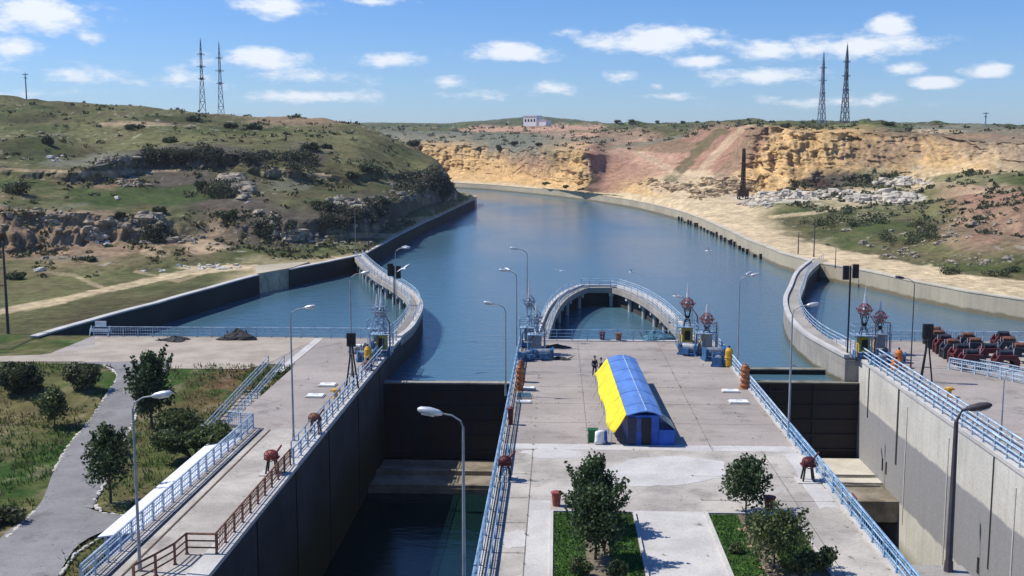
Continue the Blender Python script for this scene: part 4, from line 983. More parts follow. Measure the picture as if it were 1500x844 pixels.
# stones edging the road
def edging(path, label, step=.75, r=.16):
    b = MB(); rnd = random.Random(len(label))
    t = empty('road_edging', (path[0][0], path[0][1], 0), 0, label, 'kerb stones'); i0 = 0; k0 = None
    for i, (x, y, a) in enumerate(along(path, step)):
        if k0 is None:
            b.lathe(0, 0, [(.14,-.1),(.2,-.02),(.17,.05),(.09,.09)], 7); k0 = b.build('stone', M_rockw, t); o = k0
        else:
            if i > 98: break
            o = k0.copy(); COL.objects.link(o)
        s_ = rnd.uniform(.45, 1.15); o.scale = (s_*1.9, s_*.75, s_*rnd.uniform(.6, 1.2)); o.rotation_euler = (rnd.uniform(-.2,.2), rnd.uniform(-.2,.2), a+rnd.uniform(-.4,.4))
        o.location = (x-path[0][0], y-path[0][1], hl(x, y)+.08)
edging(smooth(E1[3:8], 4), 'row of pale kerb stones along the far grassy side of the asphalt path', .62)
edging([gl_(x, y)[:2] for x, y in ((180,757),(150,754),(137,738),(165,690),(185,640),(206,590))], 'row of pale kerb stones round the rounded tip of the lawn beside the path', .6)
edging([gl_(x, y)[:2] for x, y in ((10,790),(58,745))], 'few pale kerb stones at the lower left path corner', .5)
edging([gl_(x, y)[:2] for x, y in ((90,842),(112,812),(165,778))], 'curved line of pale kerb stones at the bottom left lawn patch', .55)
# ---------------------------------------------------------------- lamps
def lamp(x, y, z, h, dirx, label, heads=1, m=None, r=.062, hs=.85, up=.35, arm=1.0, group=None, diry=0.0, ddir=None):
    m = m or M_pole
    t = empty('street_lamp', (x, y, z), 0, label, 'street lamp', group)
    MB().cyl(0, 0, 0, .5, r*1.7, r*1.5, 8).tube([(0,0,.5),(0,0,h*.55),(0,0,h-.4)], [r*1.25, r, r*.75], 8).build('pole', m, t)
    for k in range(heads):
        dx = dirx*(1 if k == 0 else .75); dy = diry+(0 if k == 0 else .75)
        L = math.hypot(dx, dy); dx /= L; dy /= L
        MB().tube([(0,0,h-.42),(dx*.12,dy*.12,h-.12),(dx*arm*.5,dy*arm*.5,h+up*.35),(dx*arm,dy*arm,h+up*.6)], r*.55, 6).build('arm', m, t)
        hd = MB()
        a = Vector((dx*arm, dy*arm, h+up*.6)); d = Vector((dx, dy, .18)).normalized()
        hd.tube([a-d*.08, a+d*.1*hs, a+d*.45*hs, a+d*.8*hs, a+d*.92*hs], [.06*hs, .13*hs, .17*hs, .13*hs, .05*hs], 8)
        o = hd.build('lamp_head', M_silver if m is not M_darkpole else M_darkpole, t, smooth=True)
        MB().tube([a+d*.25*hs-Vector((0,0,.1*hs)), a+d*.75*hs-Vector((0,0,.1*hs))], .09*hs, 8).build('lamp_glass', M_lampgl, o)
    return t
lamp(-17.95, 72.3, 0, 9.0, 1, 'tall grey street lamp standing midway along the left quay')
lamp(-19.7, 49.0, 0, 8.3, 1, 'tall grey street lamp at the near left beside the end of the white roof', r=.065, hs=1.0)
lamp(-17.9, 93.5, 0, 8.9, 1, 'slim street lamp behind the black signal box on the left quay')
lamp(-4.12, 47.4, .0, 8.0, -1, 'large grey foreground street lamp whose head hangs over the dark left chamber', r=.075, hs=1.15)
lamp(-4.05, 86.5, .0, 7.3, -1, 'nearest of the three slim street lamps along the far left edge of the island')
lamp(-4.0, 109.0, .0, 7.4, -1, 'middle one of the three slim street lamps near the island tip, with two heads', heads=2)
lamp(-3.0, 111.4, .0, 9.4, -1, 'tallest and farthest of the slim street lamps at the left corner of the island tip')
lamp(-18.9, 127.0, 0, 8.0, 1, 'small lamp with twin heads standing on the left curved pier', heads=2, r=.06)
lamp(16.15, 96.3, .05, 8.5, 1, 'thin pale street lamp with two heads near the orange bollard on the right island edge', heads=2, r=.06)
lamp(16.15, 74.6, .05, 9.0, 1, 'thin pale street lamp beside the gap in the right island railing', r=.07)
lamp(14.0, 112.0, 0, 4.4, -1, 'short thin lamp at the right foot of the horseshoe pier', r=.05)
lamp(18.7, 50.6, -.02, 7.7, 1, 'tall dark lamp post in the foreground in front of the right lock wall', m=M_darkpole, r=.13, hs=1.2, arm=.5)
lamp(30.6, 74.5, 0, 4.6, 1, 'thin pale post lamp on the right quay behind the wall railings', r=.05, arm=.2, hs=.4)
lamp(32.4, 99.5, 0, 8.0, -1, 'dark bent lamp on the right quay seen against the side basin', m=M_darkpole, r=.05)
q = g(1228, 397); lamp(q[0], q[1]+2, .2, 3.6, -1, 'small dark bent lamp at the right canal wall left of the double signal', m=M_darkpole, r=.06)
q = g(1192, 377); lamp(q[0], q[1], .1, 7.2, -1, 'dark curved lamp post on the sandy track of the right bank', m=M_darkpole, r=.09, hs=.5)
def pole(x, y, z, h, label, r=.09, m=None, cross=False, cat='pole'):
    t = empty('utility_pole', (x, y, z), 0, label, cat)
    MB().tube([(0,0,0),(0,0,h)], r*1.3, 8, r*.8).build('post', m or M_darkpole, t)
    MB().tube([(0,0,h-.02),(0,0,h+.12)], r*1.1, 8, r*.3).build('cap', m or M_darkpole, t)
    if cross: MB().box(-.9,.9,-.06,.06,h-.6,h-.48).build('crossbar', m or M_darkpole, t)
    return t
q = g(1169, 373); pole(q[0], q[1], .1, 4.0, 'short dark pole just left of the curved lamp on the right bank')
q = g(521, 371); pole(q[0], q[1], .1, 7.2, 'thin pale pole on the left bank where the curved pier lands', r=.06, m=M_pole)
q = g(540, 369); pole(q[0], q[1], .1, 4.2, 'short dark pole beside the thin pale one on the left bank')
q = g(8, 490); pole(q[0], q[1]+.6, 0, 9.9, 'dark timber pole at the left edge of the lawn', r=.13, m=M_darkpole)

# ---------------------------------------------------------------- traffic signals
def signal(x, y, z, h, heads, label, aframe=False, hw=.42, hh=1.0):
    t = empty('traffic_signal', (x, y, z), 0, label, 'traffic signal')
    if aframe:
        MB().tube([(-.5,0,0),(-.12,0,h*.75),(-.1,0,h)], .07, 6).build('leg', M_black, t); MB().tube([(.55,0,0),(.2,0,h*.7),(.1,0,h)], .07, 6).build('leg', M_black, t)
        MB().tube([(0,1.0,0),(0,.1,h*.8)], .06, 6).build('brace', M_black, t); MB().bar((-.38,0,h*.35),(.42,0,h*.35),.06,.06).build('crossbar', M_black, t)
    else:
        MB().tube([(0,0,0),(0,0,h+hh)], .085, 8).build('pole', M_black, t)
    for (dx, dz) in heads:
        b = MB().prism([(-hw,-.12),(hw,-.12),(hw,.2),(-hw,.2)], 0, hh); b.prism([(-hw*.9,-.22),(hw*.9,-.22),(hw*.9,-.121),(-hw*.9,-.121)], .04, hh-.04)
        o = b.build('signal_head', M_black, t, (dx, 0, h+dz))
        for k in range(3): MB().tube([(0,-.223,hh*(.2+.3*k)),(0,-.26,hh*(.2+.3*k))], .11, 10).build('lens', mat('dark_lens', (.03,.02,.02), .2), o)
    return t
signal(27.3+1.2, 106.5, 0, 7.2, [(-.42, 0), (.5, .15)], 'tall pole carrying two black signal heads at the root of the right pier', hh=1.35, hw=.28)
signal(31.6, 93.0, 0, 3.8, [(0, 0)], 'single black signal box on a bent frame on the right quay', aframe=True, hw=.42, hh=1.25)
signal(-16.95, 88.5, 0, 3.6, [(0, 0)], 'single black signal box on an A shaped frame at the edge of the left quay', aframe=True, hw=.36, hh=1.1)
signal(-20.6, 137.0, 0, 3.4, [(-.45, .3), (.5, 0)], 'pair of black signal heads on the left curved pier', hh=1.6, hw=.36)

# ---------------------------------------------------------------- gate hoists
def hoist(x, y, z, h, style, box_m, label, s=1.0, rz=0):
    """machinery tower: base, cabinet, truss neck, cage of rods round a bull wheel, silver mast"""
    t = empty('gate_hoist', (x, y, z), rz, label, 'gate hoist')
    b = MB().box(-1.0*s,1.0*s,-.8*s,.8*s,0,.18); b.box(-.85*s,-.65*s,-.7*s,.7*s,.183,.62); b.box(.65*s,.85*s,-.7*s,.7*s,.183,.62); b.box(-.64*s,.64*s,-.7*s,-.5*s,.3,.55); b.build('base_frame', M_blue2, t)
    zc = .62
    cb = MB().box(-.55*s,.55*s,-.5*s,.5*s,zc,zc+1.5*s); cb.box(-.62*s,.62*s,-.56*s,.56*s,zc+1.503*s,zc+1.6*s); c = cb.build('cabinet', box_m, t)
    MB().box(-.3*s,.3*s,-.53*s,-.503*s,zc+.25*s,zc+1.25*s).build('door', M_black if box_m is M_yg else M_grey, c)
    z1 = zc+1.6*s; zt = h*.60
    b = MB()
    for sx_ in (-1, 1):
        for sy_ in (-1, 1):
            b.tube([(sx_*.38*s, sy_*.38*s, z1), (sx_*.14*s, sy_*.14*s, (z1+zt)/2), (sx_*.34*s, sy_*.34*s, zt)], .05*s, 5)
    for k in range(4):
        zz = z1+(zt-z1)*k/3.5; b.tube([(-.3*s,-.3*s,zz),(.3*s,.3*s,zz+.1)], .025, 4).tube([(.3*s,-.3*s,zz),(-.3*s,.3*s,zz+.1)], .025, 4)
    b.lathe(0, 0, [(.3*s,(z1+zt)/2-.2),(.2*s,(z1+zt)/2),(.3*s,(z1+zt)/2+.2)], 8)
    b.build('truss_neck', M_black if style == 'red' else M_blue, t)
    cm = M_red if style == 'red' else M_blue
    b = MB(); R_ = .72*s; zm = zt+.45
    for zz, rr in ((zm-.35, R_*.7), (zm, R_), (zm+.4, R_*.75)):
        ring = [(rr*math.cos(2*math.pi*k/14), rr*math.sin(2*math.pi*k/14), zz) for k in range(15)]; b.tube(ring, .045*s, 5)
    for k in range(10):
        a_ = 2*math.pi*k/10; ca_, sa_ = math.cos(a_), math.sin(a_)
        b.tube([(R_*.65*ca_, R_*.65*sa_, zm-.4), (R_*ca_, R_*sa_, zm), (R_*.75*ca_, R_*.75*sa_, zm+.4)], .035*s, 4)
        b.tube([(R_*ca_, R_*sa_, zm), (R_*1.25*ca_, R_*1.25*sa_, zm+.2)], .03*s, 4); b.tube([(0,0,zm),(R_*ca_,R_*sa_,zm)], .03*s, 4)
        b.tube([(R_*.75*ca_, R_*.75*sa_, zm+.4), (.1*s*ca_, .1*s*sa_, zm+.75)], .03*s, 4)
    b.build('wheel_cage', cm, t)
    MB().lathe(0, 0, [(.25*s,zt-.1),(.34*s,zt+.1),(.34*s,zm+.1),(.2*s,zm+.3)], 10).build('drum', M_grey, t)
    # service platform with rails, ladder and pipes
    b = MB().box(-1.15*s,1.15*s,-.95*s,.95*s,z1+.02,z1+.08)
    for px_, py_ in ((-1.1,-.9),(0,-.9),(1.1,-.9),(1.1,0),(1.1,.9),(0,.9),(-1.1,.9),(-1.1,0)): b.tube([(px_*s,py_*s,z1+.05),(px_*s,py_*s,z1+.95)], .03, 4)
    for q_ in (.5,.95): b.tube([(-1.1*s,-.9*s,z1+q_),(1.1*s,-.9*s,z1+q_),(1.1*s,.9*s,z1+q_),(-1.1*s,.9*s,z1+q_),(-1.1*s,-.9*s,z1+q_)], .03, 4)
    for px_, py_ in ((-1.05,-.85),(1.05,-.85),(1.05,.85),(-1.05,.85)): b.tube([(px_*s,py_*s,.1),(px_*s,py_*s,z1+.05)], .05, 5)
    b.build('service_platform', M_blue, t)
    b = MB().tube([(.95*s,-.7*s,.1),(.95*s,-.7*s,z1+1.2),(.5*s,-.3*s,zt)], .06, 6); b.build('pipe', M_rust, t)
    b = MB().tube([(-.8*s,-.75*s,.2),(-.8*s,-.75*s,1.4),(-.3*s,-.75*s,1.9),(-.3*s,-.6*s,z1)], .07, 6); b.build('pipe', M_yel if style == 'red' else M_blue2, t)
    b = MB()
    for x_ in (.25,.6): b.tube([(x_*s,-1.0*s,.1),(x_*s,-1.0*s,z1+.9)], .025, 4)
    for k in range(7): b.tube([(.25*s,-1.0*s,.3+k*.32),(.6*s,-1.0*s,.3+k*.32)], .02, 4)
    b.build('ladder', M_grey, t)
    MB().lathe(0, 0, [(.22*s,zm+.3),(.17*s,zm+.9),(.09*s,zm+1.5),(.035,h)], 8).build('mast', M_silver, t)
    return t
hoist(15.0-1.9, 108.5, 0, 6.6, 'red', M_yg, 'taller hoist with yellow green cabinet and red cage, right corner of the island tip', .95)
hoist(14.6, 105.2, 0, 4.9, 'red', M_grey, 'shorter hoist with grey cabinet and red cage, right corner of the island tip', .9)
hoist(29.2, 103.6, 0.09, 6.8, 'red', M_yg, 'hoist with green cabinet and dark hourglass neck, head of the right lock wall', .95)
hoist(31.4, 106.0, 0, 5.2, 'red', M_grey, 'shorter hoist with a grey cabinet and red wheel cage on the right quay', .85)
hoist(-16.75, 103.0, 0.06, 6.5, 'blue', M_yg, 'blue hoist tower with yellow green cabinet at the head of the left lock wall', .9)
hoist(-17.9, 107.3, 0.02, 5.4, 'blue', M_grey, 'shorter blue hoist with a grey cabinet behind the left signal box', .8)
hoist(-2.7, 108.3, 0, 6.9, 'blue', M_grey, 'tall blue hoist at the left corner of the island tip', .85)
hoist(-1.9, 104.6, 0, 5.2, 'blue', M_grey, 'lower blue hoist in front of the tall one, left corner of the island tip', .8)
def gearbox(x, y, z, label, rz=0, s=1.0, m=None):
    m = m or M_blue2; t = empty('winch_gearbox', (x, y, z), rz, label, 'winch')
    MB().box(-.9*s,.9*s,-.6*s,.6*s,0,.2).box(-.8*s,-.6*s,-.5*s,.5*s,.203,.95*s).box(.6*s,.8*s,-.5*s,.5*s,.203,.95*s).build('frame', m, t)
    MB().tube([(-.58*s,0,.65*s),(.58*s,0,.65*s)], .36*s, 14).build('cable_drum', M_grey, t)
    MB().tube([(.82*s,0,.65*s),(.95*s,0,.65*s)], .5*s, 16).build('gear_wheel', m, t)
    MB().box(-.4*s,.3*s,-.95*s,-.62*s,.203,.7*s).build('motor', m, t)
    return t
gearbox(14.9, 102.3, .0, 'blue winch gearbox at the right corner of the island, in front of the hoists', .2, 1.2)
gearbox(12.9, 104.9, .0, 'blue winch gearbox on the left side of the red topped hoists on the island', -.5, 1.1)
gearbox(14.9, 99.6, .0, 'nearest blue winch beside the ochre tank on the island', 1.3, .9)
gearbox(-1.2, 102.0, .0, 'blue winch in front of the hoists at the left corner of the island', .1, 1.0)
gearbox(-2.9, 101.4, .0, 'blue winch right against the left island railing', .9, .9)
gearbox(-15.0-2.9, 100.5, .0, 'blue winch between the ochre tank and the hoist on the left quay', .3, 1.0)
gearbox(29.9, 100.2, .0, 'bright blue winch at the head of the right lock wall', .6, 1.0)
gearbox(31.8, 101.9, .0, 'dark blue winch beside the orange tank on the right quay', -.4, .9)
gearbox(-19.4, 104.6, .0, 'grey winch set back on the far left quay corner', -.4, .9, M_grey)
def tank(x, y, z, h, r, m, label):
    t = empty('tank', (x, y, z), 0, label, 'tank')
    MB().lathe(0, 0, [(r*.9,0),(r,.05),(r,h*.85),(r*.6,h*.97),(r*.2,h)], 14).build('body', m, t, smooth=False)
    MB().cyl(0, 0, h, h+.18, r*.25).build('cap', M_black, t); MB().lathe(0, 0, [(r+.001,h*.45),(r+.04,h*.46),(r+.04,h*.52),(r+.001,h*.53)], 14).build('band', m, t)
tank(15.85, 99.2, 0.0, 1.75, .36, M_yel, 'upright ochre yellow tank at the right edge of the island tip')
tank(-17.2, 97.8, .0, 1.9, .34, M_yel, 'upright ochre yellow tank at the edge of the left quay')
tank(31.2, 99.2, .0, 1.7, .34, M_orange, 'upright orange tank on the right quay beside the hoist')
tank(30.7, 98.3, .0, 1.0, .42, M_orange, 'squat rust orange tank at the foot of the taller one on the right quay')
tank(-16.9, 95.9, .0, 1.0, .42, M_rust, 'squat rusty brown tank in front of the ochre one on the left quay')
def ribbed(x, y, z, h, label, m=None, r=.34):
    t = empty('mooring_bollard', (x, y, z), 0, label, 'bollard'); prof = [(r*1.3,0),(r*1.3,.06)]
    for k in range(4):
        a = .06+(h-.2)*k/4; b_ = (h-.2)/4; prof += [(r*.72,a+.02),(r*1.05,a+b_*.3),(r*1.05,a+b_*.7),(r*.72,a+b_)]
    prof += [(r*.8,h-.1),(r*.5,h)]
    MB().lathe(0, 0, prof, 14).build('body', m or M_bronze, t, smooth=True); MB().cyl(0, 0, h, h+.12, .1).build('knob', m or M_bronze, t)
ribbed(15.75, 90.0, .0, 2.0, 'ribbed rusty orange bollard beside the white hatches on the right island edge', r=.38)
ribbed(-3.0, 88.6, .0, 2.0, 'ribbed rusty orange bollard on the left island edge', r=.30)
ribbed(-2.95, 91.8, .0, 1.9, 'darker ribbed rusty bollard behind the one on the left island edge', M_rust, .30)
for (x, y, l) in ((-17.6, 85.0, 'small ochre bollard beside the white hatches on the left quay'), (31.7, 87.6, 'small ochre bollard on the right quay below the bent signal frame')):
    t = empty('mooring_bollard', (x, y, 0), 0, l, 'bollard'); MB().lathe(0, 0, [(.3,0),(.3,.08),(.18,.12),(.16,.5),(.3,.6),(.3,.75),(.1,.82)], 12).build('body', M_yel, t); MB().tube([(-.42,0,.62),(.42,0,.62)], .07, 8).build('cross_pin', M_yel, t)
# hatches
def hatch(px, py, w, d, label, m=M_white):
    q = g(px, py); t = empty('hatch_cover', (q[0], q[1], .02), 0, label, 'hatch')
    MB().box(-w/2-.08,w/2+.08,-d/2-.08,d/2+.08,0,.07).build('frame', C_white, t); MB().box(-w/2,w/2,-d/2,d/2,.073,.14).build('lid', m, t); MB().tube([(-.2,0,.15),(-.2,0,.2),(.2,0,.2),(.2,0,.15)], .02, 5).build('handle', M_grey, t)
hatch(772, 570, 1.2, .75, 'white hatch cover farther from the camera on the left of the island')
hatch(768, 581, 1.0, 1.5, 'dark blue hatch cover between two white ones on the left of the island', mat('slate_blue_lid', (.06,.12,.16), .5))
hatch(767, 590, 1.1, .5, 'white hatch cover nearer to the camera on the left of the island')
hatch(1070, 574, 1.3, .8, 'white hatch cover farther from the camera beside the ribbed bollard on the right')
hatch(1082, 590, 1.4, .9, 'white hatch cover nearer to the camera beside the ribbed bollard on the right')
hatch(480, 565, 1.3, 1.0, 'white hatch cover on the left quay nearest the small ochre bollard')
hatch(462, 581, 1.3, 1.0, 'white hatch cover on the left quay closer to the camera')
q = g(1310, 532); hatch(1312, 531, 1.5, 1.0, 'dark grey hatch cover on the right quay beside the orange tanks', M_blue2)
# bins
def bin_(px, py, h, r, m, label):
    q = g(px, py); t = empty('litter_bin', (q[0], q[1], .02), 0, label, 'litter bin')
    MB().lathe(0, 0, [(r*.75,0),(r,h*.86),(r*.9,h*.86),(r*.6,h*.5)], 12).build('body', m, t); MB().lathe(0, 0, [(r*1.12,h*.863),(r*1.12,h*.93),(r*.5,h)], 12).build('lid', m, t)
bin_(815, 741, .85, .28, M_red, 'red litter bin at the head of the left planted bed')
bin_(1127, 747, .8, .32, M_red, 'red litter bin half hidden by shrubs at the head of the right planted bed')
bin_(882, 499, .95, .30, M_dkred, 'dark red barrel at the far tip of the island, left one of the pair')
bin_(906, 500, .9, .32, M_rust, 'rusty brown barrel at the far tip of the island, right one of the pair')
bin_(748, 622, 1.3, .22, M_dkred, 'slim dark red post box at the left island railing')
# tripod winches (capstans)
def capstan(px, py, label, m, rz=0, z=.02):
    q = g(px, py); t = empty('capstan', (q[0], q[1], z), rz, label, 'capstan')
    for k in range(4):
        a_ = math.pi/4+k*math.pi/2; MB().bar((.48*math.cos(a_), .42*math.sin(a_), 0), (.28*math.cos(a_), .25*math.sin(a_), .95), .09, .09).build('leg', M_black if m is not M_rust else M_rust, t)
    MB().box(-.42,.42,-.36,.36,.95,1.03).build('table', m, t)
    MB().lathe(0, 0, [(.36,1.033),(.42,1.12),(.38,1.3),(.28,1.42),(.1,1.5)], 12).build('gear_housing', m, t, smooth=True)
    b = MB(); ring = [(.36*math.cos(2*math.pi*k/14), -.46, 1.25+.36*math.sin(2*math.pi*k/14)) for k in range(15)]; b.tube(ring, .035, 5)
    for k in range(3): a_ = k*math.pi/3; b.tube([(.36*math.cos(a_),-.46,1.25+.36*math.sin(a_)),(-.36*math.cos(a_),-.46,1.25-.36*math.sin(a_))], .025, 4)
    b.build('hand_wheel', m, t); MB().tube([(.3,0,1.35),(.62,.0,1.8)], .06, 6).build('lever', m, t)
    MB().box(-.7,.7,-.6,.6,-.01,.05).build('pad', C_white, t)
capstan(399, 694, 'red hand winch on four legs at the left lock wall railing', M_red)
capstan(462, 636, 'rusty brown hand winch farther along the left lock wall railing', M_rust)
capstan(740, 703, 'red hand winch on dark legs at the left edge of the island', M_dkred)
capstan(1183, 705, 'red hand winch on dark legs at the right edge of the island', M_dkred)
t = empty('life_buoy_board', (16.35, 58.5, .1), R(90), 'small red board hung on the near right island railing', 'board'); MB().box(-.45,.45,-.03,.03,.25,1.0).build('board', M_red, t); MB().tube([(.28*math.cos(k*.5236), .06, .62+.28*math.sin(k*.5236)) for k in range(13)], .05, 6).build('ring', M_red, t)

# ---------------------------------------------------------------- red machines on the right quay
def bogie_proto(mr, label, mm=None):
    t = empty('rail_bogie', (0,0,0), 0, label, 'rail bogie', 'steel bogies parked in rows on the right quay')
    b = MB(); n = 8
    for (y0, y1) in ((-.7,-.45),(.45,.7)):                       # two end frames, each an arch
        out_ = [(-1.05,0),(-1.05,1.0),(-.75,1.45),(.75,1.45),(1.05,1.0),(1.05,0)]; inn = [(-.62,0),(-.62,.75),(-.45,1.0),(.45,1.0),(.62,.75),(.62,0)]
        for k in range(5):
            i = len(b.v); P4 = [out_[k], out_[k+1], inn[k+1], inn[k]]
            for y in (y0, y1): b.v += [(p[0], y, p[1]) for p in P4]
            b.f += [(i,i+1,i+2,i+3),(i+7,i+6,i+5,i+4)]+[(i+j,i+4+j,i+4+(j+1) % 4,i+(j+1) % 4) for j in range(4)]
    b.box(-1.0,-.8,-.449,.449,.7,.95).box(.8,1.0,-.449,.449,.7,.95).box(-.7,.7,-.449,.449,1.1,1.3)
    b.build('frame', mr, t, fix=True)
    for x in (-.84, .84):
        for y in (-.25, .25): MB().tube([(x-.14,y,.3),(x+.14,y,.3)], .3, 12).build('wheel', M_black, t)
    MB().tube([(-.55,0,1.62),(.45,0,1.62)], .24, 10).box(-.3,.3,-.3,.3,1.3,1.4).build('motor', mm, t)
    MB().tube([(.62,-.2,1.3),(.62,-.2,2.0)], .05, 6).build('lug', M_silver, t); MB().tube([(-.7,.2,1.3),(-.7,.2,1.75)], .05, 6).build('lug', M_silver, t)
    return t
M_slate = mat('slate_blue_steel', (.045,.05,.065), .6, .1, .4, 3.0)
bp1 = bogie_proto(M_dkred, 'x', M_slate); bp2 = bogie_proto(M_slate, 'x', M_rust); first = {id(bp1): True, id(bp2): True}
spots = [(37.6,98.8,bp1,'dark red steel bogie in the front row, nearest the slanting railing'),(40.5,98.6,bp1,'dark red steel bogie, second from the left in the front row'),
 (43.9,98.9,bp1,'dark red steel bogie, right one of the front row at the photo edge'),
 (37.7,101.6,bp1,'dark red steel bogie behind the leftmost front one'),(40.4,101.9,bp1,'dark red steel bogie in the middle of the second row'),(43.4,102.3,bp2,'blue steel bogie at the right of the second row'),
 (37.8,104.2,bp2,'blue steel bogie in the left column, third from the front'),(40.2,104.9,bp2,'blue steel bogie in the middle of the third row'),(43.6,105.6,bp2,'blue steel bogie at the right of the third row'),
 (38.0,106.7,bp1,'dark red steel bogie in the left column, fourth from the front'),(40.6,107.9,bp2,'blue steel bogie in the middle of the back row'),
 (38.2,109.2,bp2,'blue steel bogie in the left column, fifth from the front'),(46.6,99.4,bp1,'dark red steel bogie just at the right border of the photo'),(44.4,108.8,bp1,'dark red steel bogie at the right of the back row'),(38.6,111.3,bp2,'last blue steel bogie of the left column, by the far railing')]
for (x, y, pr, l) in spots:
    place(pr, (x, y, .01), R(random.uniform(-6, 6)), l, first=first.pop(id(pr), None))

# scrap heaps at the far edges
def heap(px, py, w, h, m, label, cat, seed, z=0):
    q = g(px, py, z); rnd = random.Random(seed); t = empty('scrap_heap', (q[0], q[1], z), 0, label, cat)
    n = 18; b = MB(); V = []
    for j in range(7):
        for i in range(n):
            u = 2*math.pi*i/n; v = j/6; rr = (1-v**1.6)*(1+.28*math.sin(3*u+seed)+rnd.uniform(-.12,.12)); V.append((w/2*rr*math.cos(u), w/3.2*rr*math.sin(u), h*v*(1+.25*math.sin(2*u+seed))))
    b.v = V
    for j in range(6):
        for i in range(n): a = j*n+i; c = j*n+(i+1) % n; b.f.append((a, c, c+n, a+n))
    b.build('tarpaulin', m, t)
    for k in range(5): a_ = rnd.uniform(0, 6.28); x = w*.4*math.cos(a_); y = w*.25*math.sin(a_)-w*.1; MB().tube([(x, y, .05), (x+rnd.uniform(-.6,.6), y+rnd.uniform(-.3,.3), h*rnd.uniform(.5,1.1))], .05, 5).build('bar', m, t)
M_tarp = mat('dark_tarpaulin', (.035,.035,.035), .8, 0, .4, 1.5, bump=.6)
heap(348, 497, 3.6, 1.0, M_tarp, 'dark tarpaulin covered heap at the far edge of the left quay', 'scrap heap', 3)
heap(255, 499, 3.2, .45, M_tarp, 'low flat dark scrap heap left of the tarpaulin heap on the quay edge', 'scrap heap', 5)
heap(960, 498, 3.2, .9, mat('blue_net', (.08,.20,.26), .8, 0, .5, 6, bump=.6), 'blue green heap of nets at the far tip of the island', 'net heap', 8)
heap(815, 509, 2.6, .3, M_tarp, 'flat dark tangle of cables lying at the left of the island tip', 'cable heap', 9)
heap(818, 526, 2.4, .22, M_tarp, 'second flat dark tangle of cables on the left side of the island', 'cable heap', 10)
t = empty('barrier_trestle', (*g(148, 491)[:2], .0), 0, 'white and blue trestle at the far left corner of the quay', 'trestle')
MB().box(-1.1,1.1,-.3,-.2,.4,.7).box(-.6,.6,.0,.1,.9,1.5).build('board', M_white, t)
for x in (-1, 1): MB().bar((x,-.6,0),(x,0,1),.08,.08).bar((x,.5,0),(x,0,1),.08,.08).build('leg', M_railw, t)

# ---------------------------------------------------------------- pylons, mast, far building, rig
def pylon(x, y, z, h, label, m=None, wide=.085):
    m = m or M_pyl; t = empty('pylon', (x, y, z), 0.3, label, 'pylon'); W_ = h*wide
    def wd(f): return W_*(1-.62*min(1, f/.55)) if f < .55 else W_*.38*(1-(f-.55)*1.1) if f < .82 else W_*.27*max(.02, (1-f)/.18)
    lv = [0,.14,.27,.38,.47,.55,.62,.69,.76,.82,.88,.94,.99]; r = h*.0042
    b = MB()
    for sx_, sy_ in ((-1,-1),(1,-1),(1,1),(-1,1)): b.tube([(sx_*wd(f)/2, sy_*wd(f)/2, f*h) for f in lv], r*1.3, 4)
    for i in range(len(lv)-1):
        f0, f1 = lv[i], lv[i+1]; a, c = wd(f0)/2, wd(f1)/2
        for (p, q) in (((-1,-1),(1,-1)),((1,-1),(1,1)),((1,1),(-1,1)),((-1,1),(-1,-1))):
            b.tube([(p[0]*a,p[1]*a,f0*h),(q[0]*c,q[1]*c,f1*h)], r*.75, 3); b.tube([(q[0]*a,q[1]*a,f0*h),(p[0]*c,p[1]*c,f1*h)], r*.75, 3); b.tube([(p[0]*c,p[1]*c,f1*h),(q[0]*c,q[1]*c,f1*h)], r*.7, 3)
    b.build('lattice_mast', m, t)
    for f, L in ((.45,.05),(.62,.06),(.79,.052)):
        b = MB(); zz = f*h
        b.tube([(-L*h,0,zz),(0,0,zz+.012*h),(L*h,0,zz)], r, 4); b.tube([(-L*h,0,zz),(0,0,zz-.015*h),(L*h,0,zz)], r*.8, 4)
        b.box(-wd(f)*.6,wd(f)*.6,-wd(f)*.6,wd(f)*.6,zz-.010*h,zz+.014*h)
        b.build('cross_arm', m, t)
    MB().tube([(0,0,h*.97),(0,0,h*1.03)], r*1.0, 4, r*.3).build('spike', m, t)
    return t
M_pyl = mat('pylon_steel', (.14,.15,.19), .6, .2, .3, .2)
M_pyl2 = mat('pale_pylon_steel', (.30,.33,.42), .6, .2, .3, .2)
def stand(px, ptop, pbot, Y, fn, *a, **k):
    lo = gy(px, pbot, Y); hi = gy(px, ptop, Y); return fn(lo[0], lo[1], lo[2]-1.0, hi[2]-lo[2]+1, *a, **k)
stand(297, 57, 160, 470, pylon, 'left and taller pylon of the pair on the left hill')
stand(324, 62, 168, 470, pylon, 'right and slightly shorter pylon of the pair on the left hill', M_pyl2)
stand(1203, 76, 183, 620, pylon, 'paler and more distant pylon, left of the pair on the right plateau', M_pyl2)
stand(1237, 65, 183, 560, pylon, 'darker and taller pylon, right of the pair on the right plateau')
def mast(x, y, z, h, label):
    t = empty('mast', (x, y, z), 0, label, 'mast'); MB().tube([(0,0,0),(0,0,h)], .35, 5, .2).build('pole', M_pyl2, t); MB().tube([(-1.2,0,h-.6),(1.2,0,h-.6)], .2, 4).tube([(-.7,0,h-2),(.7,0,h-2)], .2, 4).build('antenna', M_pyl2, t)
stand(39, 107, 146, 440, mast, 'thin pale mast on the skyline at the far left')
stand(1443, 164, 189, 470, mast, 'thin pale pole on the skyline of the right plateau')
q = gy(782, 185, 1040); t = empty('building', (q[0], q[1], q[2]), -.55, 'small white flat roofed building on the far ridge above the bend', 'building')
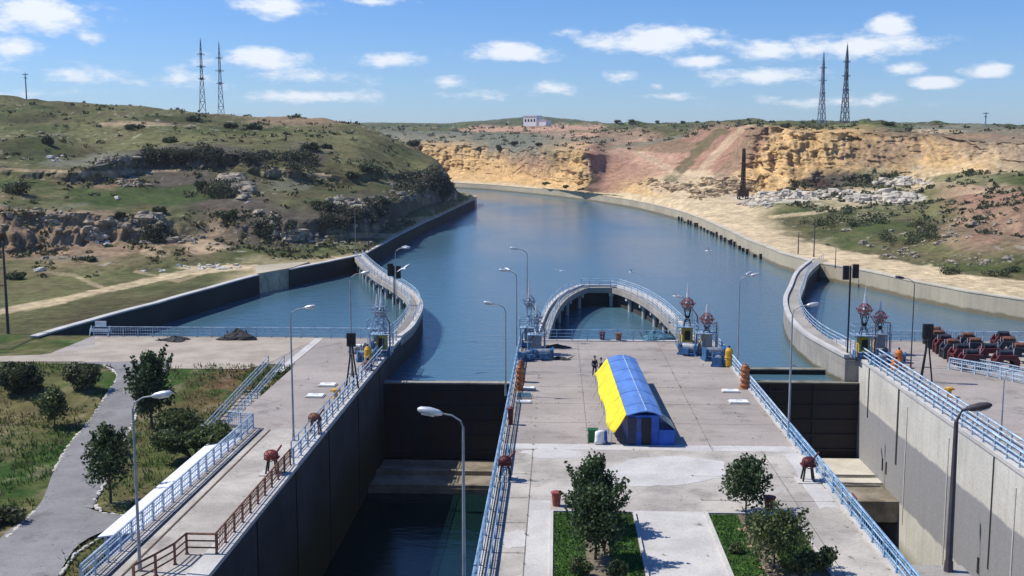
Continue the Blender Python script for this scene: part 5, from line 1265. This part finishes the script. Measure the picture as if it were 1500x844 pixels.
MB().box(-8.5,6,-5,5,0,9).box(6.003,16,-4,5,0,5.5).build('wall', M_white, t); MB().box(-9,6.5,-5.5,5.5,9.003,9.7).box(6.51,16.5,-4.5,5.5,5.503,6.1).build('roof', mat('grey_roof', (.5,.5,.5), .8), t)
for k in range(4): MB().box(-7+k*3.3,-5.2+k*3.3,-5.08,-5.003,4,6.5).build('window', M_black, t)
# drilling rig beside the quarry face
q0 = on('right_bank', 1090, 292); Yr = q0[1]; hi = gy(1088, 217, Yr); hh = hi[2]-q0[2]
t = empty('drilling_rig', q0, 0, 'dark brown drilling rig with a tall mast standing before the quarry face', 'drilling rig'); b = MB()
M_rig = mat('rusty_dark_rig', (.085,.055,.035), .9, 0, .6, 1.0)
for sx_, sy_ in ((-1,-1),(1,-1),(1,1),(-1,1)): b.tube([(sx_*.75, sy_*.6, 2.5), (sx_*.4, sy_*.4, hh)], .11, 4)
n = 14
for k in range(n):
    z0_, z1_ = 2.5+(hh-2.5)*k/n, 2.5+(hh-2.5)*(k+1)/n; w0, w1 = .75-.35*k/n, .75-.35*(k+1)/n
    for sy_ in (-1, 1): b.tube([(-w0,sy_*.7*w0,z0_),(w1,sy_*.7*w1,z1_)], .1, 3); b.tube([(w0,sy_*.7*w0,z0_),(-w1,sy_*.7*w1,z1_)], .1, 3)
    b.tube([(-w0,-.7*w0,z0_),(w0,-.7*w0,z0_)], .12, 3)
b.build('mast', M_rig, t); MB().tube([(0,0,.5),(0,0,hh*.97)], .42, 8).build('drill_stem', M_rig, t)
MB().prism([(-1.8,-1.4),(1.8,-1.4),(1.8,1.6),(-1.8,1.6)], 1.0, 3.3).box(-1.2,.4,-1.5,-.4,3.303,4.6).build('cab', M_rig, t)
for x in (-1.35, 1.35): MB().tube([(x,-2.2,.55),(x,-1.9,1.0),(x,2.1,1.0),(x,2.4,.55),(x,2.0,.1),(x,-1.9,.1),(x,-2.2,.55)], .28, 6).build('track', M_black, t)

# ---------------------------------------------------------------- foliage
def crown_mb(blobs, n, leaf, seed, squash=1.0):
    rnd = random.Random(seed); b = MB(); tot = sum(bl[3]**2 for bl in blobs)
    for (cx, cy, cz, rr) in blobs:
        for _ in range(int(n*rr*rr/tot)):
            u = rnd.gauss(0,1); v = rnd.gauss(0,1); w_ = rnd.gauss(0,1); L = math.sqrt(u*u+v*v+w_*w_) or 1
            rad = rr*(rnd.random()**.42)*(1+.22*math.sin(u/L*5+seed)*math.cos(w_/L*6))
            p = Vector((cx+u/L*rad, cy+v/L*rad, cz+w_/L*rad*squash))
            s_ = leaf*rnd.uniform(.6, 1.35); d = Vector((rnd.gauss(u/L*.6,1), rnd.gauss(v/L*.6,1), rnd.gauss(.7,1))).normalized()
            e = d.cross(Vector((rnd.gauss(0,1), rnd.gauss(0,1), rnd.gauss(0,1)))).normalized()
            i = len(b.v); b.v += [tuple(p-e*s_*.45), tuple(p+d*s_*.55), tuple(p+e*s_*.45), tuple(p-d*s_*.55)]; b.f.append((i,i+1,i+2,i+3))
    return b
def tree(x, y, z, h, w, label, seed, n=5200, leaf=.17, m=None, trunk=.35, upright=True, name='tree', cat='tree', group=None):
    m = m or M_leaf; rnd = random.Random(seed); t = empty(name, (x, y, z), 0, label, cat, group); th = h*trunk
    b = MB(); b.tube([(0,0,-.1),(.03,0,th*.5),(-.02,.03,th),(0,0,h*.75)], [h*.022, h*.018, h*.015, h*.006], 7); blobs = []
    nb = 13 if upright else 10
    for k in range(nb):
        a_ = k*2.4+seed; f_ = k/(nb-1); zz = th+(h-th)*(.08+.86*f_); spread = w*.5*(math.sin(math.pi*min(1,(f_*.85+.22)))**.7)*rnd.uniform(.55, .95)
        bx, by = math.cos(a_)*spread*.62, math.sin(a_)*spread*.62; rr = w*rnd.uniform(.17, .25)*(1.1-.35*f_)
        blobs.append((bx, by, zz, rr)); b.tube([(0,0,th*rnd.uniform(.7,1.2)),(bx*.5,by*.5,(th+zz)/2),(bx,by,zz)], [h*.010, h*.007, h*.003], 5)
    blobs.append((0, 0, th+(h-th)*.45, w*.3))
    # leading shoots that break the outline
    for k in range(15):
        a_ = rnd.uniform(0, 6.28); rr = w*.42*rnd.random(); zt = h*rnd.uniform(.80, 1.08)
        for j in range(4): blobs.append((rr*math.cos(a_)*(1+.1*j), rr*math.sin(a_)*(1+.1*j), zt-.16*h*(3-j)/3, w*.055*(1.2-.2*j)))
    b.build('trunk', M_bark, t); crown_mb(blobs, n, leaf, seed, 1.1).build('crown', m, t)
    return t
def bush(x, y, z, h, w, label, seed, n=900, leaf=.3, m=None, name='bush', group=None, cat='bush'):
    rnd = random.Random(seed); m = m or M_leaf3; t = empty(name, (x, y, z), 0, label, cat, group)
    bl = [(rnd.uniform(-.32,.32)*w, rnd.uniform(-.25,.25)*w, h*rnd.uniform(.3,.6), w*rnd.uniform(.15,.27)) for _ in range(8)]
    b = MB()
    for q_ in bl[:5]: b.tube([(0,0,-.2),(q_[0]*.6,q_[1]*.6,q_[2]*.6),(q_[0],q_[1],q_[2])], .03*h, 4)
    b.build('stem', M_bark, t); crown_mb(bl, n, leaf, seed, min(1.2, h/w*1.2)).build('foliage', m, t); return t
# island trees
q = g(868, 778); tree(q[0], q[1], .08, 3.65, 3.7, 'dark green tree in the left bed, the farther of the two tall ones', 11, 5600, .15, trunk=.3)
q = g(872, 822); tree(q[0], q[1], .08, 3.6, 3.8, 'dark green tree in the left bed, the nearer of the two tall ones', 12, 5600, .15, trunk=.3)
q = g(1092, 752); tree(q[0], q[1], .08, 2.85, 3.5, 'dark spiky tree at the head of the right bed', 13, 4000, .15, trunk=.32)
q = g(1133, 838); tree(q[0], q[1], .08, 2.7, 3.9, 'low spreading olive tree with a bare stem in the right bed', 14, 4000, .14, M_leaf2, trunk=.42, upright=False)
for (px, py, h, w_, l, m_) in ((1108,780,1.1,1.5,'low dark shrub between the two trees of the right bed',M_leaf),(1150,775,1.0,1.4,'dark shrub beside the red bin in the right bed',M_leaf),(1205,840,1.6,1.6,'leafy shrub at the right kerb of the right bed',M_leaf2),
        (1172,846,1.4,1.9,'wide shrub at the bottom of the right bed',M_leaf2),(852,850,1.2,1.3,'small shrub at the foot of the near left tree',M_leaf2),(900,852,1.2,1.3,'small shrub at the right kerb of the left bed',M_leaf),(1075,812,.6,.8,'tiny grey green shrub among the stones of the right bed',M_leaf2)):
    q = g(px, py); bush(q[0], q[1], .08, h, w_, l, int(px), 1300, .12, m_)
# trees left of the quay
q = gl_(222, 628); tree(q[0], q[1], q[2], 5.9, 4.2, 'tall dense dark tree between the asphalt path and the stair', 21, 6000, .2, trunk=.25)
q = gl_(162, 738); tree(q[0], q[1], q[2], 4.6, 3.7, 'open branched dark tree beside the near lamp on the lawn tip', 22, 3000, .2, trunk=.36)
q = gl_(285, 672); bush(q[0], q[1], q[2], 3.2, 5.4, 'broad olive green bush beside the far end of the white roof', 23, 6500, .2, M_leaf2)
q = gl_(262, 640); bush(q[0], q[1], q[2], 2.6, 4.2, 'lighter rounded bush behind the broad olive one', 24, 4500, .2, M_leaf2)
q = gl_(28, 575); bush(q[0], q[1], q[2], 3.3, 4.2, 'dark round bush on the lawn at the far left', 25, 4500, .24)
q = gl_(120, 572); bush(q[0], q[1], q[2], 2.7, 3.3, 'smaller dark bush near the bend of the path', 26, 3000, .22)
q = gl_(80, 626); tree(q[0], q[1], q[2], 2.9, 3.2, 'small thin stemmed tree on the lawn left of the path', 27, 3000, .18, M_leaf2, trunk=.35, upright=False)
q = gl_(8, 770); bush(q[0], q[1], q[2], 1.4, 3.2, 'dark bush at the lower left edge of the lawn', 28, 2600, .16)
# hillside bushes
HB = [(68,212,4.5,5,'dark round bush high on the left hill below the stone outcrop'),(22,285,6,9,'large dark bush at the left edge of the middle terrace'),(330,322,4.2,6,'dark bush on the lower terrace of the left hill'),
 (322,290,6.0,10,'big dark bush before the rocky knoll of the left hill'),(300,282,5,7,'dark bush left of the rocky knoll'),(436,236,6,10,'broad grey green bush below the upper terrace'),(455,222,4.5,6,'grey green bush behind the broad one'),
 (375,190,4,7,'bush at the crest slope of the left hill'),(200,190,3.5,9,'long low bush on the upper left slope'),(250,208,3,6,'small bush on the green shoulder of the left hill'),(532,250,4,6,'round bush on the right shoulder of the left hill'),
 (515,262,3.5,5,'small bush under the right shoulder'),(640,210,4,6,'bush on the ridge line near the canal bend'),(602,214,4.5,8,'dark bush on the falling ridge of the left hill'),(285,178,4,7,'dark bush below the left pylons'),(340,188,4,6,'dark bush right of the left pylons'),
 (478,218,3,4,'little bush on the grassy bench'),(120,382,2,4,'low bush by the dirt track at the hill foot'),(10,410,2.6,4,'dark bush at the left edge by the dirt track'),(470,310,4,7,'bush hanging over the lower cliff'),(560,300,4,6,'bush on the dark cliff by the canal'),
 (170,318,2.5,3.5,'small bush in the middle of the lower rock face'),(230,310,2.5,4,'small bush near the pale boulders')]
for k, (px, py, h, w_, l) in enumerate(HB):
    if px > 600 and py < 212: continue
    q = on('hillside', px, py); s_ = q[1]/260; bush(q[0], q[1], q[2]-.5, h*.75, w_*.8, l, 40+k, 1100, .42*max(.5, s_), M_leaf3)
FB = [(755,215,5,6,'dark round tree on the bench above the yellow cliff'),(730,218,3.5,5,'small bush on the bench left of the round tree'),(705,222,3,5,'tiny bush at the rim of the yellow cliff'),(852,285,4.6,3.6,'dark bush growing at the foot of the yellow buttress by the water'),
 (800,270,2.2,5,'low bush at the water edge below the cliffs'),(830,275,2,4,'second low bush at the water edge'),(790,214,3,5,'bush on the cliff rim'),(1000,183,6,10,'dark tree clump on the far skyline'),(1020,182,5,9,'second dark tree clump on the far skyline'),
 (905,182,8,14,'dark tree clump on the skyline above the pink slope'),(925,183,8,16,'longer dark tree clump on the skyline'),(962,182,7,9,'single dark tree on the skyline'),(742,184,6,7,'dark tree left of the white building'),(1392,180,5,6,'single dark bush on the right skyline'),
 (1300,185,3,8,'low bush at the quarry rim'),(1150,188,3,6,'low dark bush near the rim below the pylons'),(1400,402,2.2,5,'low green bush by the sandy track on the right'),(1470,405,2,6,'long low green bush by the sandy track'),(1495,398,1.8,4,'low bush at the right border of the sandy track')]
for k, (px, py, h, w_, l) in enumerate(FB):
    q = on('right_bank', px, py); s_ = max(.4, q[1]/300); far_ = .45 if q[1] > 700 else .8; bush(q[0], q[1], q[2]-.3, h*far_, w_*far_, l, 80+k, 700, .35*min(1.6, s_), M_leaf3)
# scrub: too many tufts to count
def thicket(terr, px, py, rx, ry, n, leaf, label, seed, m=None):
    rnd = random.Random(seed); b = MB(); pos = []
    for _ in range(26):
        u, v = rnd.uniform(-1,1), rnd.uniform(-1,1)
        if u*u+v*v > 1: continue
        pos.append(on(terr, px+u*rx, py+v*ry))
    k = max(.5, pos[0][1]/240)
    bl = [(p[0], p[1], p[2]+.5*k, rnd.uniform(.9, 2.0)*k) for p in pos]
    o = crown_mb(bl, n, leaf*k, seed, .8).build('thicket', m or M_thick, None); tag(o, label, 'thicket', kind='stuff')
M_thick = leafmat('dark_thicket_foliage', (.070,.078,.045), (.034,.038,.024))
for k, (px, py, rx, ry, l) in enumerate([(240,232,34,7,'dark thicket on the left third of the upper terrace scarp'),(300,230,30,6,'dark thicket in the middle of the upper terrace scarp'),(372,234,26,4,'dark thicket thinning out on the right of the upper scarp'),
    (325,282,26,15,'dark thicket covering the rocky knoll of the left hill'),(400,338,28,16,'dark thicket on the lower scarp above the slipway'),(490,322,24,18,'dark thicket on the left part of the cliff beside the canal'),
    (535,315,28,18,'dark thicket on the middle of the cliff beside the canal'),(600,270,22,14,'dark thicket on the shoulder of the cliff near the bend'),(636,268,16,18,'dark thicket clinging to the headland at the canal bend'),
    (650,280,8,14,'dark thicket on the tip of the headland at the canal bend'),(225,345,22,12,'dark thicket in the lower rock face of the left hill'),(440,238,26,12,'grey green thicket below the crest of the left hill')]):
    thicket('hillside', px, py, rx, ry, 2600, .36, l, 300+k)
thicket('right_bank', 1240, 325, 60, 12, 2400, .35, 'low green brown thicket on the slope behind the sandy track', 330, M_leaf3)
thicket('right_bank', 1340, 345, 50, 14, 2400, .35, 'sparse grey green thicket on the slope to the right of the pale boulders', 331, M_leaf3)
def scrub(terr, n, seed, k0, k1, label, box, m):
    P, X, Y, Z = HEIGHTS[terr]; rnd = random.Random(seed); b = MB(); nP, nT = X.shape
    for _ in range(n):
        i = rnd.randrange(int(nP*box[0]), int(nP*box[1])); j = rnd.randrange(int(nT*k0), int(nT*k1))
        x, y, z = X[i, j], Y[i, j], Z[i, j]
        if _perm[int(x/9) & 255, int(y/12) & 255] < .42: continue
        s_ = rnd.uniform(.35, 1.1)*(.6+y/500)
        for q_ in range(14):
            p = Vector((x+rnd.gauss(0,.5)*s_, y+rnd.gauss(0,.5)*s_, z+abs(rnd.gauss(0,.35))*s_)); l_ = .32*s_*rnd.uniform(.6,1.4)
            d = Vector((rnd.gauss(0,1), rnd.gauss(0,1), rnd.gauss(.6,1))).normalized(); e = d.cross(Vector((rnd.gauss(0,1), rnd.gauss(0,1), rnd.gauss(0,1)))).normalized()
            ii = len(b.v); b.v += [tuple(p-e*l_), tuple(p+d*l_), tuple(p+e*l_), tuple(p-d*l_)]; b.f.append((ii,ii+1,ii+2,ii+3))
    tag(b.build('scrub', m), label, 'scrub', kind='stuff')
scrub('hillside', 850, 5, .12, .9, 'dry scrub tufts scattered over the left hillside', (.22, .92), M_leaf3)
scrub('hillside', 1100, 15, .12, .9, 'yellowish grass tufts scattered over the left hillside', (.22, .92), mat('dry_tufts', (.17,.15,.06), .9, 0, .4, 1))
scrub('right_bank', 1100, 6, .2, .45, 'scrub tufts on the green slopes of the right bank', (.45, .72), M_leaf3)
scrub('right_bank', 1100, 7, .72, .93, 'scrub tufts along the quarry rim and plateau', (.05, .72), M_leaf3)
# grass blades on the near lawn, weeds in the joints
rnd = random.Random(51)
def tufts(n, area, m, label, name='grass', hmul=1.0, cond=None):
    b = MB()
    for _ in range(n):
        x = rnd.uniform(area[0], area[1]); y = rnd.uniform(area[2], area[3])
        if cond and not cond(x, y): continue
        z = hl(x, y)+.05; s_ = rnd.uniform(.5, 1.5)*hmul
        for k in range(5):
            dx, dy = rnd.gauss(0,.16)*s_, rnd.gauss(0,.16)*s_; hh_ = rnd.uniform(.10,.28)*s_; a_ = rnd.uniform(0, 3.14); w_ = .05*s_
            b.quadv([(x+dx-math.cos(a_)*w_, y+dy-math.sin(a_)*w_, z-.05), (x+dx+math.cos(a_)*w_, y+dy+math.sin(a_)*w_, z-.05), (x+dx*1.5+rnd.uniform(-.05,.05), y+dy*1.5, z+hh_)])
    tag(b.build(name, m), label, 'grass', kind='stuff')
def inpoly(x, y, P_):
    c = False; j = len(P_)-1
    for i in range(len(P_)):
        if (P_[i][1] > y) != (P_[j][1] > y) and x < (P_[j][0]-P_[i][0])*(y-P_[i][1])/(P_[j][1]-P_[i][1])+P_[i][0]: c = not c
        j = i
    return c
ROADP = smooth(E1, 5)+smooth(E2, 5)[::-1]
okl = lambda x, y: not inpoly(x, y, ROADP) and vnoise(np.array(x/2.5), np.array(y/3.5)) > .35
tufts(5200, (-58,-24.2,46,98), leafmat('lawn_blades', (.075,.125,.03), (.05,.085,.02)), 'tufts of green grass standing in the lawn left of the lock', 'grass', 1.0, okl)
tufts(3000, (-58,-24.2,46,98), leafmat('dry_blades', (.20,.17,.08), (.13,.11,.05)), 'tufts of dry straw coloured grass in the lawn left of the lock', 'dry_grass', 1.1, lambda x, y: not inpoly(x, y, ROADP) and vnoise(np.array(x/3+9), np.array(y/4)) > .5)
b = MB(); wm = leafmat('weed_leaves', (.07,.10,.03), (.04,.06,.02))
for _ in range(260):
    c = rnd.random()
    if c < .35: x = rnd.choice((-1.48,-2.73,13.62,2.22,10.42)); y = rnd.uniform(48, 108)
    elif c < .7: x = rnd.uniform(-3.2, 15.8); y = rnd.choice((52,56.4,60.6,65.2,70.9,78,84,90,96,102))
    else: x = rnd.choice((-3.4,15.9,-17.4,-21.4)); y = rnd.uniform(48, 110)
    if 4.0 < x < 8.4 and y > 71: continue
    s_ = rnd.uniform(.4, 1.0)
    for k in range(7):
        a_ = rnd.uniform(0, 6.28); b.quadv([(x, y, .01), (x+.09*s_*math.cos(a_), y+.09*s_*math.sin(a_), .06*s_+.02), (x+.16*s_*math.cos(a_+.4), y+.16*s_*math.sin(a_+.4), .09*s_+.02)])
tag(b.build('weeds', wm), 'small weeds growing in the joints of the concrete decks', 'weeds', kind='stuff')
# rubble
def rock(b, x, y, z, s_, rnd):
    s_ *= .45+.9*rnd.random()**2.5; i = len(b.v); n = 5; sq = rnd.uniform(.5, .9); a0 = rnd.uniform(0, 6)
    st = (rnd.uniform(.8,1.5), rnd.uniform(.7,1.1))
    for (rr, zz) in ((.8,-.3),(1,.15),(.72,.6*sq+.15)):
        for k in range(n): a_ = a0+2*math.pi*k/n; q_ = rr*s_*rnd.uniform(.55,1.3); b.v.append((x+q_*math.cos(a_)*st[0], y+q_*math.sin(a_)*st[1], z+zz*s_*rnd.uniform(.85,1.15)))
    for j in range(2):
        for k in range(n): a = i+j*n+k; c = i+j*n+(k+1) % n; b.f.append((a, c, c+n, a+n))
    b.f.append(tuple(i+2*n+k for k in range(n)))
M_rockc = mat('cream_quarried_stone', (.56,.50,.40), .95, 0, .35, 1.5, bump=.5)
def rubble(terr, spots, m, label, seed):
    rnd = random.Random(seed); b = MB()
    for (px, py, rx, ry, n, s_) in spots:
        for _ in range(n):
            u, v = rnd.gauss(0,.5), rnd.gauss(0,.5)
            if abs(u) > 1.1 or abs(v) > 1.1: continue
            q = on(terr, px+u*rx, py+v*ry); rock(b, q[0], q[1], q[2], s_*rnd.uniform(.4,1.25), rnd)
    tag(b.build('rubble', m), label, 'rubble', kind='stuff')
rubble('right_bank', [(1115,298,30,7,90,1.3),(1165,287,60,5,170,1.6),(1225,284,30,4,70,1.4),(1270,292,40,5,90,1.6),(1315,293,30,9,100,1.8),(1320,268,38,5,90,1.6),(1350,270,20,3,20,1.2)], M_rockc, 'heaps of white quarried stone lying below the quarry face', 3)
rubble('right_bank', [(1040,285,30,8,60,1.4),(1000,275,40,8,50,1.4),(1060,268,30,8,60,1.6),(1090,275,30,8,50,1.5),(960,270,30,8,40,1.2)], M_rocky, 'ochre rubble at the foot of the quarry slopes', 4)
rubble('right_bank', [(1275,361,8,3,5,.9),(1330,372,40,8,40,.6),(1370,350,60,20,50,.6),(1430,330,60,25,60,.7),(1250,330,60,20,30,.6),(1430,385,60,8,30,.5)], M_rockd, 'scattered boulders on the green slope of the right bank', 5)
rubble('hillside', [(165,236,35,7,70,.9),(75,200,20,3,14,.7),(340,262,24,5,40,1.4),(350,280,14,14,50,1.4),(135,345,16,10,30,1.1),(170,330,60,12,50,.9),(215,320,18,6,26,1.1),(420,345,40,8,60,1.1),(388,325,20,10,40,1.0),(520,300,50,10,50,1.1),
      (60,320,60,20,60,.8),(255,350,60,10,40,.8),(190,270,40,6,40,1.1),(590,285,40,14,40,1.1),(655,262,14,20,30,1.2),(90,380,50,4,16,.6),(560,330,50,8,25,.6),(480,355,60,8,25,.6)], M_rockd, 'grey limestone blocks strewn over the left hillside', 6)
rubble('hillside', [(340,262,20,4,14,1.1),(357,288,10,10,14,.9),(143,352,12,8,12,.9),(85,235,14,5,10,1.0),(225,319,14,4,10,.9),(170,293,6,2,3,.8),(300,392,55,5,40,.6),(50,396,10,3,6,.8),(220,398,30,4,10,.4)], M_rockw, 'pale stones and broken slabs along the track of the left hillside', 7)
rb = MB(); rnd = random.Random(77)
for _ in range(46): x = rnd.uniform(9.6, 11.3); y = rnd.uniform(44, 56.5); rock(rb, x, y, .1, rnd.uniform(.08,.28), rnd)
tag(rb.build('rubble', M_rocky), 'rockery of tan stones in the middle of the right planted bed', 'rubble', kind='stuff')
# dirt track on the left bank and paths draped on the terrain are part of its soil; flat track strip at the hill foot
# ---------------------------------------------------------------- people and gulls
def skin_obj(name, pts, edges, radii, m, parent):
    me = bpy.data.meshes.new(name); me.from_pydata(pts, edges, []); me.update(); o = bpy.data.objects.new(name, me); COL.objects.link(o)
    sk = o.modifiers.new('skin', 'SKIN'); sk.use_smooth_shade = True
    for i, v in enumerate(me.skin_vertices[0].data if len(me.skin_vertices) else []): v.radius = radii[i]
    ss = o.modifiers.new('sub', 'SUBSURF'); ss.levels = 2; ss.render_levels = 2; me.materials.append(m)
    if parent: o.parent = parent
    return o
def person(x, y, rz, label, top, legs, lean=0.0):
    t = empty('person', (x, y, .02), rz, label, 'person')
    def mk(name, pts, edges, radii, m):
        me = bpy.data.meshes.new(name); me.from_pydata(pts, edges, []); o = bpy.data.objects.new(name, me); COL.objects.link(o); o.parent = t
        bpy.context.view_layer.objects.active = o
        sk = o.modifiers.new('skin', 'SKIN')
        if not me.skin_vertices: return o
        for i, r in enumerate(radii): me.skin_vertices[0].data[i].radius = (r, r*.85) if not isinstance(r, tuple) else r
        me.skin_vertices[0].data[0].use_root = True
        ss = o.modifiers.new('sub', 'SUBSURF'); ss.levels = 2; ss.render_levels = 2; me.materials.append(m); return o
    P = [(0,0,.95),(0,0,1.2),(0,.0,1.42),(0,.0,1.52),(0,-.02,1.66),(0,-.01,1.76),
         (.19,0,1.43),(.25,.02,1.14),(.23,-.08,.88),(.22,-.11,.78),(-.19,0,1.43),(-.25,.03,1.14),(-.22,-.06,.88),(-.21,-.09,.78),
         (.1,0,.9),(.12,-.03,.5),(.12,.02,.08),(.13,-.14,.04),(-.1,0,.9),(-.12,.05,.5),(-.13,.12,.08),(-.14,-.03,.04)]
    E_ = [(0,1),(1,2),(2,3),(3,4),(4,5),(2,6),(6,7),(7,8),(8,9),(2,10),(10,11),(11,12),(12,13),(0,14),(14,15),(15,16),(16,17),(0,18),(18,19),(19,20),(20,21)]
    Rr = [.13,.13,.13,.055,.095,.07,.06,.045,.035,.04,.06,.045,.035,.04,.085,.06,.04,.04,.085,.06,.04,.04]
    mk('body', P, E_, Rr, M_skin)
    mk('jacket', [P[0],P[1],P[2],P[6],P[7],P[8],P[10],P[11],P[12]], [(0,1),(1,2),(2,3),(3,4),(4,5),(2,6),(6,7),(7,8)], [.155,.16,.155,.078,.062,.05,.078,.062,.05], top)
    mk('trousers', [P[0],P[14],P[15],P[16],P[18],P[19],P[20]], [(0,1),(1,2),(2,3),(0,4),(4,5),(5,6)], [.15,.105,.08,.062,.105,.08,.062], legs)
    MB().lathe(0, .015, [(.07,1.70),(.105,1.74),(.105,1.78),(.08,1.85),(.02,1.87)], 10).build('hair', M_black, t, smooth=True)
    b = MB()
    for x_ in (-.03, .03): b.tube([(x_,-.10,1.70),(x_,-.115,1.70)], .010, 6)
    b.build('eyes', M_black, t); MB().tube([(0,-.1,1.68),(0,-.125,1.655)], .014, 5).build('nose', M_skin, t)
    return t
person(*g(871, 552)[:2], .4, 'person in dark clothes standing clear to the left of the blue roofed hut', M_cloth_dark, M_cloth_dark)
person(*g(880, 555)[:2], -1.2, 'person in dark clothes standing right at the far end of the yellow canvas', M_cloth_grey, M_cloth_dark)
def gull(p, rz, roll, label, s=1.0):
    t = empty('gull', p, rz, label, 'gull', 'white gulls flying over the water'); t.rotation_euler = (0, roll, rz); t.scale = (s, s, s)
    MB().tube([(0,-.32,0),(0,-.2,.0),(0,0,.0),(0,.2,0),(0,.36,.02)], [.02,.07,.095,.06,.02], 8).build('body', M_white, t, smooth=True)
    for sg in (-1, 1):
        b = MB(); b.v = [(0,-.12,.03),(sg*.35,-.2,.16),(sg*.85,-.02,.10),(sg*.4,.02,.14),(0,.13,.03),(0,-.1,.055),(sg*.35,-.17,.18),(sg*.4,.01,.16),(0,.11,.055)]
        b.f = [(0,1,3,4),(1,2,3),(5,6,7,8),(6,2,7),(0,1,6,5),(1,2,6),(3,2,7),(4,3,7,8)]; b.build('wing', M_white, t, fix=True)
for (px, py, Y, rz, ro, l, s_) in ((820,397,120,.3,.2,'small white gull flying in the middle of the canal',.8),(1038,368,115,1.2,.5,'white gull flying over the water left of the right curved pier',1.1),(925,399,125,1.1,.5,'white gull gliding above the horseshoe pier',1.0),
      (990,434,112,1.0,.5,'white gull flying close to the red topped hoists',1.0),(591,394,110,.8,-.4,'white gull flying beside the left curved pier',1.1)):
    gull(gy(px, py, Y), rz, ro, l, s_)

# ---------------------------------------------------------------- light air haze round the whole scene
HAZE = 0.00009
hm = bpy.data.materials.new('haze_air'); hm.use_nodes = True; ht = hm.node_tree; ht.nodes.clear()
ho = N(ht, 'ShaderNodeOutputMaterial'); hv = N(ht, 'ShaderNodeVolumePrincipled'); hv.inputs['Density'].default_value = HAZE; hv.inputs['Color'].default_value = (.80,.88,1,1); hv.inputs['Anisotropy'].default_value = .2
ht.links.new(hv.outputs[0], ho.inputs['Volume'])
tag(MB().box(-9100, 9100, -700, 12100, -16, 130).build('haze', hm), 'thin pale air haze over the canal and the hills', 'haze', kind='stuff')
